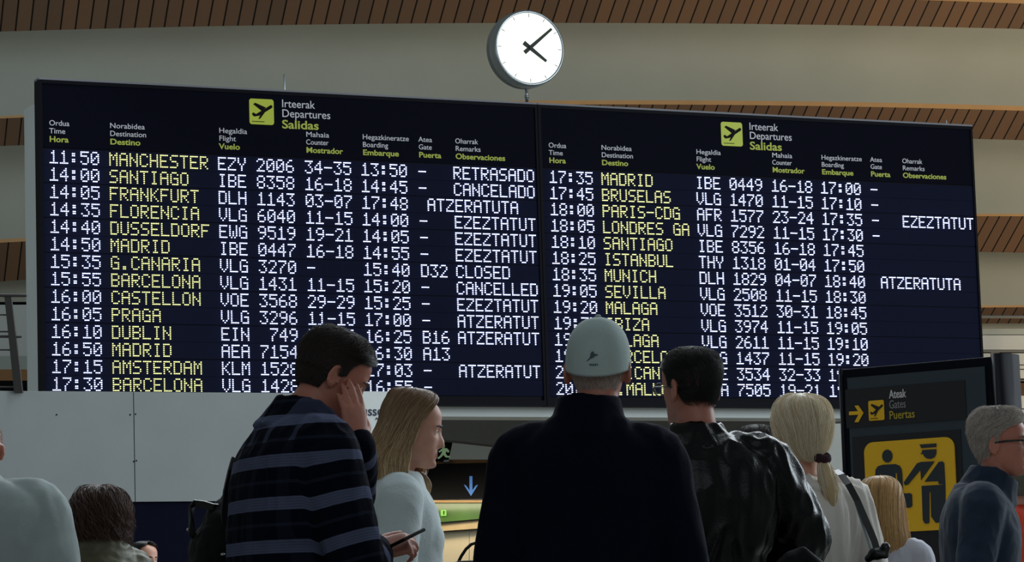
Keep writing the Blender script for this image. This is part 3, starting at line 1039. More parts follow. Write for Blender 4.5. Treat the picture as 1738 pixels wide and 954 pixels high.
class Fig:
    def __init__(s, label, px, py_top, Y, yaw, htop=None, lean=0.0, side=0.0, head=(0, 0, 0), skin='fair', build=1.0, shoulder=1.0, arms=None, hands=None,
                 voxel=0.006, nose=1.0, jaw=1.0, fem=False, group=None, hat=0.0, neck=0.0, hx=0.0, hy=0.0):
        p = at(px, py_top, Y)
        s.H = (p.z - hat) if htop is None else htop
        s.k = s.H / 1.75
        s.lean, s.side = math.radians(lean), math.radians(side)
        s.sh, s.bd = shoulder, build
        hr = [math.radians(a) for a in head]
        # the head stands over the neck; find where the root must be for it to lie on its sight line
        piv = s.bend(Vector((0, -0.012, 1.50)))
        Rb = Matrix.Rotation(s.side, 4, 'Y') @ Matrix.Rotation(-s.lean * 0.55, 4, 'X')
        s.MH = Matrix.Translation(piv + Vector((hx, hy, 0))) @ Rb @ Matrix.Rotation(hr[0], 4, 'Z') @ Matrix.Rotation(hr[1], 4, 'X') @ Matrix.Rotation(hr[2], 4, 'Y') @ Matrix.Translation((0, 0.022 + neck, 0.015))
        c = s.MH @ Vector((0, 0, 0.235))
        if s.lean or hr[1]:
            s.k = s.H / c.z
        y = math.radians(yaw)
        cc = s.MH @ Vector((0, 0, 0.15))
        off = Matrix.Rotation(y, 3, 'Z') @ (cc * s.k)
        q = at(px, py_top, Y + 0.0)
        s.root = empty('person', (q.x - off.x, Y - off.y, 0), y, s.k)
        tag(s.root, label, 'person', group)
        arms = arms or {}
        s.arm = {}
        for sd, sx in (('L', -1), ('R', 1)):
            S = s.bend(Vector((sx * 0.178 * shoulder, -0.008, 1.408)))
            E_, Wr = arms.get(sd, ((sx * 0.232 * shoulder, -0.035, 1.125), (sx * 0.225 * shoulder, 0.06, 0.885)))
            s.arm[sd] = (S, s.loc(E_), s.loc(Wr))
        s.skin, s.vox = skin, voxel
        mb = MB()
        s.torso(mb, 0.0, 0.80, 1.47 if hy else 1.56)
        for sd in 'LR':
            s.armtube(mb, sd, 0.0, 1.0)
            S, E_, Wr = s.arm[sd]
            hd = (hands or {}).get(sd, {})
            ydir = s.dirn(hd['wdir']) if 'wdir' in hd else hd.get('dir', (Wr - E_))
            zdir = s.dirn(hd['wback']) if 'wback' in hd else hd.get('back', ((-1 if sd == 'L' else 1), 0.2, 0.1))
            hand_shape(mb, frame_m(Wr + Vector(ydir).normalized() * 0.012, ydir, zdir), sd, hd.get('curl', (.3, .35, .4, .42)), hd.get('spread', 0.06), hd.get('thumb', 0.5), hd.get('sc', 1.0))
        s.legs(mb, 0.0)
        hm = head_shape(MB(), nose, jaw, fem)
        hm.xf(s.MH)
        mb.add(hm.v, hm.f)
        # neck up into the skull
        a = s.bend(Vector((0, -0.012, 1.46)))
        mb.tube([a, s.MH @ Vector((0, -0.022, 0.015)), s.MH @ Vector((0, -0.012, 0.07))], [0.058, 0.055 * (0.88 if fem else 1.04), 0.055], 20)
        me = mb.remeshed(voxel, 3, 'body')
        s.body = link('body', me, [SKM[skin], M_LIP], s.root, True)
        Mi = s.MH.inverted()
        mi = np.zeros(len(me.polygons), dtype=np.int32)
        if voxel <= 0.005:
            for f in me.polygons:
                c = Mi @ f.center
                if c.y > 0.08 and abs(c.x) < 0.022 - abs(c.z - 0.048) * 0.6 and 0.0385 < c.z < 0.0575:
                    mi[f.index] = 1
            me.polygons.foreach_set('material_index', mi)

    def loc(s, q):
        if q[0] != 'px': return Vector(q)
        w = at(*q[1:]) - s.root.location
        return (Matrix.Rotation(-s.root.rotation_euler[2], 3, 'Z') @ w) / s.k

    def dirn(s, q):
        """a direction in the hall as a direction of the figure"""
        return Matrix.Rotation(-s.root.rotation_euler[2], 3, 'Z') @ Vector(q)

    def bend(s, p):
        p = Vector(p)
        t = min(1.0, max(0.0, (p.z - 0.92) / 0.42))
        if p.z > 0.92 and (s.lean or s.side):
            # integrate the spine
            n = 24
            y = x = 0.0
            z = 0.92
            for i in range(n):
                zz_ = 0.92 + (p.z - 0.92) * (i + 0.5) / n
                a = min(1.0, (zz_ - 0.92) / 0.30)
                z += (p.z - 0.92) / n * math.cos(s.lean * a) * math.cos(s.side * a)
                y += (p.z - 0.92) / n * math.sin(s.lean * a)
                x += (p.z - 0.92) / n * math.sin(s.side * a)
            la, sa = s.lean * t, s.side * t
            return Vector((x + p.x * math.cos(sa), y + p.y * math.cos(la), z - p.y * math.sin(la) - p.x * math.sin(sa)))
        return p

    def torso(s, mb, infl, z0=0.80, z1=1.56, wide=1.0, rings=None, deep=1.0):
        rr = []
        tab = rings or TORSO
        zs = [z for z in np.linspace(z0, z1, 34)]
        for z in zs:
            w = float(catmull([t[0] for t in tab], [t[1] for t in tab], z)) * s.bd * wide
            d = float(catmull([t[0] for t in tab], [t[2] for t in tab], z)) * s.bd * deep
            y = float(catmull([t[0] for t in tab], [t[3] for t in tab], z))
            if z > 1.15 and z < 1.46: w *= 1 + (s.sh - 1) * 0.8
            w += infl; d += infl
            rr.append([s.bend(Vector((w * math.copysign(abs(math.cos(a)) ** 0.82, math.cos(a)), y + d * math.copysign(abs(math.sin(a)) ** 0.9, math.sin(a)), z))) for a in [2 * PI * k / 40 for k in range(40)]])
        mb.loft(rr)

    def armtube(s, mb, sd, infl, frac=1.0, puff=0.0):
        S, E_, Wr = s.arm[sd]
        neck = s.bend(Vector((0, -0.014, 1.425)))
        inn = S.lerp(neck, 0.45)
        pts = [inn, S, S.lerp(E_, 0.33), S.lerp(E_, 0.7), E_, E_.lerp(Wr, 0.3)]
        rad = [0.056, 0.060, 0.052, 0.046, 0.043, 0.044]
        end = E_.lerp(Wr, frac)
        pts += [E_.lerp(Wr, 0.3 + (frac - 0.3) * 0.6), end]
        rad += [0.037, 0.029]
        # round the elbow
        P2 = []
        R2 = []
        n = 30
        cum = [0]
        for a, b in zip(pts[:-1], pts[1:]): cum.append(cum[-1] + (b - a).length)
        for i in range(n):
            d = cum[-1] * i / (n - 1)
            j = min(len(cum) - 2, int(np.searchsorted(cum, d, 'right')) - 1)
            t = (d - cum[j]) / max(1e-6, cum[j + 1] - cum[j])
            P2.append(pts[j].lerp(pts[j + 1], t))
            R2.append((rad[j] + (rad[j + 1] - rad[j]) * t) * s.bd + infl + puff * math.sin(PI * min(1, d / cum[-1])))
        for _ in range(3):
            P2 = [P2[0]] + [(P2[i - 1] + P2[i] * 2 + P2[i + 1]) / 4 for i in range(1, n - 1)] + [P2[-1]]
        mb.tube(P2, R2, 20)

    def legs(s, mb, infl, z0=0.06):
        for sx in (-1, 1):
            pts = [(sx * 0.085, -0.005, 0.86), (sx * 0.092, 0.0, 0.75), (sx * 0.094, 0.01, 0.62), (sx * 0.094, 0.012, 0.48), (sx * 0.094, 0.0, 0.36), (sx * 0.095, -0.012, 0.22), (sx * 0.096, -0.015, z0)]
            mb.tube(pts, [r + infl for r in (0.082, 0.082, 0.068, 0.054, 0.054, 0.044, 0.036)], 20)
            if infl == 0:
                mb.tube([(sx * 0.096, -0.03, 0.04), (sx * 0.098, 0.05, 0.035), (sx * 0.102, 0.13, 0.025)], [0.032, 0.034, 0.022], 14)

    # -- clothing
    def garment(s, name, m, infl, z0=0.86, z1=1.475, frac=0.93, wide=1.0, deep=1.0, voxel=0.008, fold=0.004, fscale=(9, 9, 5), smooth=4, sleeve=None, collar=None, rings=None, puff=0.0, extra=None,
                ridges=None, seed=0, parent=None):
        mb = MB()
        s.torso(mb, infl, z0, z1, wide, rings, deep)
        for sd in 'LR':
            s.armtube(mb, sd, (sleeve if sleeve is not None else infl), frac, puff)
        if collar: collar(mb)
        if extra: extra(mb)
        me = mb.remeshed(voxel, smooth, name)
        n = len(me.vertices)
        co = np.empty(n * 3); me.vertices.foreach_get('co', co); co = co.reshape(-1, 3)
        no = np.empty(n * 3); me.vertices.foreach_get('normal', no); no = no.reshape(-1, 3)
        off = np.zeros(n)
        for i in range(n):
            p = Vector(co[i]) + Vector((seed * 3.1, seed * 1.7, 0))
            q = Vector((p.x * fscale[0], p.y * fscale[1], p.z * fscale[2]))
            q += noise.noise_vector(q * 0.6) * 0.5
            v = noise.noise(q)
            v2 = 1 - 2 * abs(noise.noise(q * 1.9 + Vector((5, 2, 8))))
            off[i] = v * 0.7 + (v2 * 0.55 if ridges is None else v2 * ridges)
        co += no * (off * fold)[:, None]
        me.vertices.foreach_set('co', co.ravel())
        # distance along the limb, and across it, for woven patterns
        band = np.zeros(n); cross = np.zeros(n)
        for i in range(n):
            p = Vector(co[i])
            best = None
            for sd in 'LR':
                S, E_, Wr = s.arm[sd]
                acc = 0.0
                for a, b in ((S, E_), (E_, Wr)):
                    ab = b - a
                    t = max(0, min(1, (p - a).dot(ab) / ab.length_squared))
                    d = (p - (a + ab * t)).length
                    if best is None or d < best[0]: best = (d, acc + t * ab.length)
                    acc += ab.length
            k = min(1.0, max(0.0, ((0.082 + infl) - best[0]) / 0.03)) * min(1.0, max(0.0, best[1] / 0.06))
            k = k * k * (3 - 2 * k)
            band[i] = (p.z + 5) * (1 - k) + (5 + s.arm['R'][0].z - best[1]) * k
            cross[i] = p.x + 20 * k
        for nm, arr in (('band', band), ('across', cross)):
            at_ = me.attributes.new(nm, 'FLOAT', 'POINT')
            at_.data.foreach_set('value', arr)
        me.update()
        return link(name, me, m, parent or s.root, True)

    def trousers(s, m, infl=0.014):
        mb = MB()
        s.torso(mb, infl, 0.80, 1.03)
        s.legs(mb, infl, 0.085)
        link('trousers', mb.remeshed(0.012, 4, 'trousers'), m, s.root, True)
        for sx in (-1, 1):
            sh = MB()
            sh.loft([[Vector((sx * 0.099 + w * math.cos(a), y, max(0.012, 0.012 + h * (0.5 + 0.5 * math.sin(a))))) for a in [2 * PI * k / 18 for k in range(18)]]
                     for y, w, h in ((-0.085, 0.02, 0.05), (-0.075, 0.036, 0.085), (-0.03, 0.042, 0.10), (0.03, 0.046, 0.085), (0.10, 0.050, 0.06), (0.16, 0.043, 0.045), (0.19, 0.024, 0.03))])
            o = sh.build('shoe', M_SHOE, s.root, True)
            so = MB()
            so.loft([[Vector((sx * 0.099 + w * math.cos(a), -0.0 + 0.052 + l * math.sin(a), z)) for a in [2 * PI * k / 24 for k in range(24)]] for z, w, l in ((0.0, 0.050, 0.145), (0.016, 0.052, 0.147))])
            so.build('sole', M_SOLE, o)

    def eyes(s):
        for sx in (-1, 1):
            e = MB()
            e.ball((sx * 0.031, 0.0705, 0.1222), 0.0122, 20)
            e.ball((sx * 0.031 + 0.0005, 0.0785, 0.1222), (0.0058, 0.0050, 0.0058), 14, mi=1)
            e.xf(s.MH)
            e.build('eye', [M_EYEW, M_IRIS], s.root, True)

    def brows(s, m, thick=0.0032):
        for sx in (-1, 1):
            b = MB()
            b.tube([(sx * 0.012, 0.094, 0.1375), (sx * 0.026, 0.0945, 0.1415), (sx * 0.040, 0.087, 0.141), (sx * 0.051, 0.076, 0.1365)], [thick * 0.9, thick * 1.2, thick, thick * 0.5], 8)
            b.xf(s.MH)
            b.build('eyebrow', m, s.root, True)

    def ring_collar(s, r0, h, th, zb=1.455, zt=1.535, flare=0.0, yb=-0.014, yt=-0.002, front_drop=0.04, gap=0.0):
        """a standing collar: a band around the neck"""
        def f(mb):
            N = 36
            prof = []
            for (dz, dr) in ((0, th), (0.5, th * 0.7), (1.0, th * 0.45 + flare), (1.0, -th * 0.45 + flare), (0.5, -th * 0.6), (0, -th)):
                ring = []
                for k in range(N):
                    a = gap + (2 * PI - 2 * gap) * k / (N - 1) + PI / 2 if gap else 2 * PI * k / N + PI / 2
                    front = max(0.0, math.sin(a))
                    z = zb + (zt - zb) * dz - front * front_drop * (0.6 + 0.4 * dz)
                    r = r0 + dr + h * (1 - dz)
                    y = yb + (yt - yb) * dz
                    ring.append(s.bend(Vector((r * math.cos(a), y + r * 1.05 * math.sin(a), z))))
                prof.append(ring)
            n = len(prof)
            vs = [p for r in prof for p in r]
            fs = []
            M_ = N if not gap else N - 1
            for i in range(n):
                for j in range(M_):
                    k = (j + 1) % N
                    i2 = (i + 1) % n
                    fs.append((i * N + j, i * N + k, i2 * N + k, i2 * N + j))
            if gap:
                fs.append(tuple(i * N for i in range(n)))
                fs.append(tuple(i * N + N - 1 for i in range(n - 1, -1, -1)))
            mb.add(vs, fs)
        return f


# -- hair
def hair_mat(name, dark, light, rough=0.42, root=None):
    m = bpy.data.materials.new(name)
    m.use_nodes = True
    nt = m.node_tree
    b = nt.nodes['Principled BSDF']
    b.inputs['Roughness'].default_value = rough
    b.inputs['Specular IOR Level'].default_value = 0.45
    hi = nt.nodes.new('ShaderNodeHairInfo')
    r = nt.nodes.new('ShaderNodeValToRGB')
    r.color_ramp.elements[0].color = (*lin(dark), 1)
    r.color_ramp.elements[1].color = (*lin(light), 1)
    nt.links.new(hi.outputs['Random'], r.inputs[0])
    if root:
        mx = nt.nodes.new('ShaderNodeMix'); mx.data_type = 'RGBA'
        rm = nt.nodes.new('ShaderNodeMapRange')
        rm.inputs['From Min'].default_value = 0.15
        rm.inputs['From Max'].default_value = 0.8
        nt.links.new(hi.outputs['Intercept'], rm.inputs['Value'])
        nt.links.new(rm.outputs[0], mx.inputs[0])
        mx.inputs[6].default_value = (*lin(root), 1)
        nt.links.new(r.outputs[0], mx.inputs[7])
        nt.links.new(mx.outputs[2], b.inputs['Base Color'])
    else:
        nt.links.new(r.outputs[0], b.inputs['Base Color'])
    return m


def hair_grid(rings, nt=40, nw=72):
    """rings: (z, y centre, half width, depth behind, depth in front, spread to the left, spread to the right) from crown to tips"""
    L = [0.0]
    for a, b in zip(rings[:-1], rings[1:]):
        L.append(L[-1] + math.hypot(a[0] - b[0], a[3] - b[3]) + 1e-4)
    cols = list(zip(*rings))
    out = np.zeros((nt, nw, 3))
    for i in range(nt):
        d = L[-1] * i / (nt - 1)
        z, yc, a, b, bf, A0, A1 = (float(catmull(L, c, d)) for c in cols)
        for j in range(nw):
            w = math.radians(-A0 + (A0 + A1) * j / (nw - 1))
            c = math.cos(w)
            out[i, j] = (a * math.sin(w), yc - (b if c > 0 else bf) * c, z)
    return out


def sample(G, t, w):
    nt, nw, _ = G.shape
    x = np.clip(t, 0, 1) * (nt - 1); y = np.clip(w, 0, 1) * (nw - 1)
    i = np.minimum(x.astype(int), nt - 2); j = np.minimum(y.astype(int), nw - 2)
    u = (x - i)[..., None]; v = (y - j)[..., None]
    return (G[i, j] * (1 - u) * (1 - v) + G[i + 1, j] * u * (1 - v) + G[i, j + 1] * (1 - u) * v + G[i + 1, j + 1] * u * v)


def curves_obj(name, P, rad, m, parent, taper=0.35):
    """P: strands x points x 3"""
    n, k, _ = P.shape
    cu = bpy.data.hair_curves.new(name)
    cu.add_curves([k] * n)
    cu.attributes['position'].data.foreach_set('vector', P.astype(np.float32).ravel())
    ra = cu.attributes.get('radius') or cu.attributes.new('radius', 'FLOAT', 'POINT')
    r = np.tile(np.linspace(1, taper, k), n) * np.repeat(rad * RNG.uniform(0.7, 1.3, n), k)
    ra.data.foreach_set('value', r.astype(np.float32))
    cu.materials.append(m)
    o = bpy.data.objects.new(name, cu)
    COL.objects.link(o)
    if parent: o.parent = parent
    o['kind'] = 'stuff'
    return o


def hair(fig, rings, m, n=2500, rad=0.0007, jit=0.004, seg=1.0, lift=0.0, sway=0.02, thick=0.012, tips=0.12, curl=0.0, pts=14, clump=0.0, shell_noise=0.002, out=0.001, fly=0.0, flyd=0.02, wfocus=None, root_t=0.0):
    G = hair_grid(rings)
    nt, nw, _ = G.shape
    cen = np.array([0, -0.005, 0.0])
    N = np.zeros_like(G)
    du = np.gradient(G, axis=0); dv = np.gradient(G, axis=1)
    N = np.cross(dv, du)
    N /= (np.linalg.norm(N, axis=2, keepdims=True) + 1e-9)
    cdir = G - np.array([0, 0.0, 0.11]); cdir[..., 2] *= 0.3
    sg = np.sign((N * cdir).sum(2, keepdims=True)); sg[sg == 0] = 1
    N *= sg
    N[0] = (0, 0, 1)
    M4 = np.array(fig.MH)
    tr = lambda A: A @ M4[:3, :3].T + M4[:3, 3]
    # under layer: outer and inner surface closed at the rim
    sh = np.zeros_like(G)
    for i in range(nt):
        for j in range(nw):
            p = Vector(G[i, j])
            q = Vector((j * 0.35 + 3.3 * len(rings), i * 0.06, 2.7))
            sh[i, j] = G[i, j] + N[i, j] * (noise.noise(q) * shell_noise * 2 - 0.003)
    inner = G - N * thick
    vs = np.concatenate([tr(sh).reshape(-1, 3), tr(inner).reshape(-1, 3)])
    fs = []
    o_ = nt * nw
    for i in range(nt - 1):
        for j in range(nw - 1):
            a, b, c, d = i * nw + j, i * nw + j + 1, (i + 1) * nw + j + 1, (i + 1) * nw + j
            fs += [(a, b, c, d), (o_ + d, o_ + c, o_ + b, o_ + a)]
    for j in range(nw - 1):
        a, b = (nt - 1) * nw + j, (nt - 1) * nw + j + 1
        fs.append((a, b, o_ + b, o_ + a))
    for i in range(nt - 1):
        for j in (0, nw - 1):
            a, b = i * nw + j, (i + 1) * nw + j
            fs.append((a, b, o_ + b, o_ + a))
    mb = MB()
    mb.add(vs, fs)
    ho = mb.build('hair', m, fig.root, True)
    # strands
    t0 = RNG.uniform(root_t, 1 - seg * 0.8 if seg < 1 else 0.10, n) if seg < 1 else RNG.uniform(root_t, 0.25, n) ** 1.5
    t1 = np.minimum(1.0 + RNG.uniform(-tips, tips * 0.5, n), t0 + seg * RNG.uniform(0.8, 1.2, n)) if seg < 1 else 1.0 + RNG.uniform(-tips, tips * 0.3, n)
    w0 = RNG.uniform(0, 1, n)
    if clump: w0c = np.round(w0 * 60) / 60
    s_ = np.linspace(0, 1, pts)
    T = t0[:, None] + (t1 - t0)[:, None] * s_[None]
    W = w0[:, None] + RNG.normal(0, sway, n)[:, None] * s_[None] ** 1.5 + 0.3 * sway * np.sin(RNG.uniform(0, 6, n)[:, None] + 7 * s_[None])
    if clump: W += (w0c - w0)[:, None] * s_[None] ** 1.3 * clump
    P = sample(G, T, W); Nn = sample(N, T, W)
    over = np.maximum(T - 1, 0)
    off = out + RNG.uniform(-jit * 0.5, jit, n)[:, None] * (0.3 + 0.7 * s_[None]) + lift * s_[None] ** 1.5 * RNG.uniform(0.3, 1.2, n)[:, None]
    if fly:
        off = off + (RNG.uniform(0, 1, n) < fly)[:, None] * RNG.uniform(0.2, 1, n)[:, None] * flyd * np.sin(s_ * 2.4)[None]
    P = P + Nn * off[..., None]
    P[..., 2] -= over * 0.3
    if curl:
        ph = RNG.uniform(0, 6.28, n)[:, None] + s_[None] * 22
        P += np.stack([np.cos(ph), np.sin(ph), np.sin(ph * 0.7)], -1) * curl * s_[None, :, None]
    curves_obj('hair_strands', tr(P), rad, m, ho)
    return ho


def short_rings(off=0.006, top=0.008, nape=0.045, side=100, fore=0.188, full=False):
    r = []
    for z, A in ((0.2345, 180), (0.231, 180), (0.220, 180), (0.205, 178), (fore, 150), (0.170, 112), (0.145, side + 3), (0.122, side), (0.105, 78), (0.085, 70), (0.065, 62), (nape, 52)):
        w, f, b = (float(catmull(HZ, t, z)) for t in (HW, HF, HB))
        o = off + (top - off) * max(0, (z - 0.14) / 0.095)
        k = 1.0 if z > 0.08 else max(0.25, (z - nape) / (0.08 - nape))
        zz_ = z + (o * max(0, (z - 0.18) / 0.055))
        r.append((zz_, 0.0, w + o * k, b + o * k, f + o * k, A, A))
    return r


def fabric(name, rgb, **kw):
    d = dict(rough=0.85, sheen=0.15, bump=0.25, bscale=220, var=0.08, vscale=12, spec=0.2)
    d.update(kw)
    return mat(name, rgb, **d)


def plaid():
    m = fabric('plaid_flannel', (14, 20, 38), rough=0.95, sheen=0.0, spec=0.08)
    nt = m.node_tree
    b = nt.nodes['Principled BSDF']
    def N(t, **k):
        n = nt.nodes.new(t)
        for a, v in k.items(): setattr(n, a, v)
        return n
    def math_(op, a, bb):
        n = N('ShaderNodeMath', operation=op)
        for i, v in enumerate((a, bb)):
            if hasattr(v, 'links') or hasattr(v, 'is_linked'): nt.links.new(v, n.inputs[i])
            else: n.inputs[i].default_value = v
        return n.outputs[0]
    ab = N('ShaderNodeAttribute', attribute_name='band').outputs['Fac']
    ac = N('ShaderNodeAttribute', attribute_name='across').outputs['Fac']
    f1 = math_('FRACT', math_('ADD', math_('DIVIDE', ab, 0.111), 0.786), 0)
    band = math_('LESS_THAN', f1, 0.31)
    fine = math_('MULTIPLY', math_('SINE', math_('MULTIPLY', ab, 900.0), 0), 0.14)
    f2 = math_('FRACT', math_('ADD', math_('DIVIDE', ac, 0.105), 0.3), 0)
    vert = math_('MULTIPLY', math_('LESS_THAN', f2, 0.26), math_('LESS_THAN', ac, 1))
    k = math_('MULTIPLY', band, math_('ADD', 0.85, fine))
    k = math_('ADD', k, math_('MULTIPLY', vert, math_('ADD', 0.05, math_('MULTIPLY', 0.33, math_('GREATER_THAN', ab, 6.42)))))
    edge = math_('MULTIPLY', math_('GREATER_THAN', f1, 0.62), math_('MULTIPLY', math_('LESS_THAN', f1, 0.70), 0.10))
    k = math_('ADD', k, edge)
    mx = N('ShaderNodeMix', data_type='RGBA')
    nt.links.new(k, mx.inputs[0])
    mx.inputs[6].default_value = (*lin((7, 11, 24)), 1)
    mx.inputs[7].default_value = (*lin((84, 90, 116)), 1)
    nt.links.new(mx.outputs[2], b.inputs['Base Color'])
    return m


M_COAT = fabric('navy_wool_coat', (14, 17, 34), fold=None) if False else fabric('navy_wool_coat', (10, 13, 28), rough=0.95, sheen=0.0, spec=0.1)
M_LEATH = mat('black_leather', (5, 5, 7), 0.30, bump=0.25, bscale=160, spec=0.24)
M_LINEN = fabric('white_linen', (236, 229, 221), bump=0.4, bscale=150, stretch=(1, 1, 0.25))
M_KNIT = fabric('pale_knit', (214, 226, 228), bump=0.4, bscale=120)
M_SHIRTG = fabric('light_grey_shirt', (164, 174, 174), bump=0.2)
M_PUFF = mat('olive_puffer', (78, 76, 52), 0.5, bump=0.3, bscale=60, var=0.1)
M_DENIM = fabric('dark_denim', (38, 50, 68), bump=0.4, bscale=260, var=0.2, vscale=20)
M_ORJ = mat('orange_jacket', (226, 62, 22), 0.5, var=0.1, bump=0.2, bscale=40)
M_WTOP = fabric('white_top', (200, 200, 212))
M_TRO = fabric('dark_trousers', (26, 28, 36))
M_TROB = fabric('blue_jeans', (44, 56, 80))
M_CAP = fabric('pale_grey_cap', (170, 184, 182), bump=0.3, bscale=200)
M_CAPI = mat('cap_print', (70, 82, 88), 0.8)
M_BAG = mat('black_bag_cloth', (10, 10, 12), 0.7, bump=0.3, bscale=90, spec=0.2)
M_STRAP = mat('black_strap', (9, 9, 12), 0.4)
M_SHINE = mat('buckle_metal', (190, 190, 190), 0.25, metal=0.9)
M_GLASSF = mat('spectacle_frame', (16, 18, 24), 0.3)
M_SCRUN = mat('maroon_scrunchie', (48, 16, 30), 0.8, bump=0.5, bscale=80)
H_BLOND = hair_mat('ash_blond_hair', (146, 108, 72), (252, 224, 176), root=(124, 92, 66))
H_PLAT = hair_mat('pale_blond_hair', (206, 180, 136), (255, 248, 228))
H_DKBR = hair_mat('dark_brown_hair', (28, 20, 17), (54, 38, 30))
H_BLK = hair_mat('black_hair', (10, 9, 10), (26, 22, 22))
H_CURL = hair_mat('brown_curls', (18, 12, 10), (98, 60, 42))
H_GREY = hair_mat('grey_hair', (136, 124, 116), (214, 204, 194))
H_CHILD = hair_mat('golden_hair', (150, 112, 66), (232, 190, 128))


def glasses(fig, rim=0.0022, clear=False):
    g = MB()
    for sx in (-1, 1):
        g.torus((sx * 0.034, 0.103, 0.118), 0.022, rim, seg=28, sx=1.1, sz=0.86)
        g.tube([(sx * 0.058, 0.101, 0.124), (sx * 0.072, 0.086, 0.124), (sx * 0.079, 0.03, 0.122), (sx * 0.080, -0.008, 0.118), (sx * 0.077, -0.028, 0.104)], rim, 8)
    g.tube([(-0.012, 0.105, 0.122), (0, 0.109, 0.124), (0.012, 0.105, 0.122)], rim, 8)
    g.xf(fig.MH)
    o = g.build('glasses', M_GLASSF, fig.root, True)
    l = MB()
    for sx in (-1, 1):
        l.loft([[Vector((sx * 0.034 + 0.0235 * math.cos(a), y, 0.118 + 0.0185 * math.sin(a))) for a in [2 * PI * k / 24 for k in range(24)]] for y in (0.1022, 0.1038)])
    l.xf(fig.MH)
    gm = bpy.data.materials.new('spectacle_lens'); gm.use_nodes = True
    b = gm.node_tree.nodes['Principled BSDF']
    b.inputs['Transmission Weight'].default_value = 1
    b.inputs['Roughness'].default_value = 0.02
    b.inputs['IOR'].default_value = 1.15
    b.inputs['Base Color'].default_value = (0.95, 0.97, 1, 1)
    l.build('lens', gm, o)
    return o


# 1 -- man in a navy coat and pale cap
capman = Fig('man in dark navy coat and pale grey baseball cap, seen from behind', 1013, 537, 8.05, -2, hat=0.022, head=(-6, 3, 0), side=2.0, hx=0.026, skin='red', shoulder=1.02, build=1.0, voxel=0.0055,
             arms={'L': ((-0.235, -0.03, 1.13), (-0.235, 0.10, 0.90)), 'R': ((0.255, -0.03, 1.13), (0.255, 0.10, 0.90))})
capman.garment('coat', M_COAT, 0.026, 0.62, 1.50, 0.98, wide=1.08, fold=0.006, fscale=(9, 9, 4), sleeve=0.022, collar=capman.ring_collar(0.072, 0.034, 0.012, 1.45, 1.560, 0.004, front_drop=0.06), seed=1,
               rings=[(0.62, .185, .125, 0), (0.80, .178, .12, 0), (0.93, .172, .118, -.005), (1.05, .160, .108, 0), (1.15, .166, .11, 0), (1.29, .178, .12, 0), (1.36, .180, .112, -.008), (1.41, .172, .094, -.014), (1.445, .138, .08, -.016), (1.48, .088, .068, -.016), (1.52, .06, .06, -.01)])
capman.trousers(M_TRO)
hair(capman, short_rings(0.0022, 0.002, nape=0.05)[7:], H_GREY, n=1500, rad=0.0003, seg=0.2, lift=0.001, jit=0.001, thick=0.006, shell_noise=0.0)


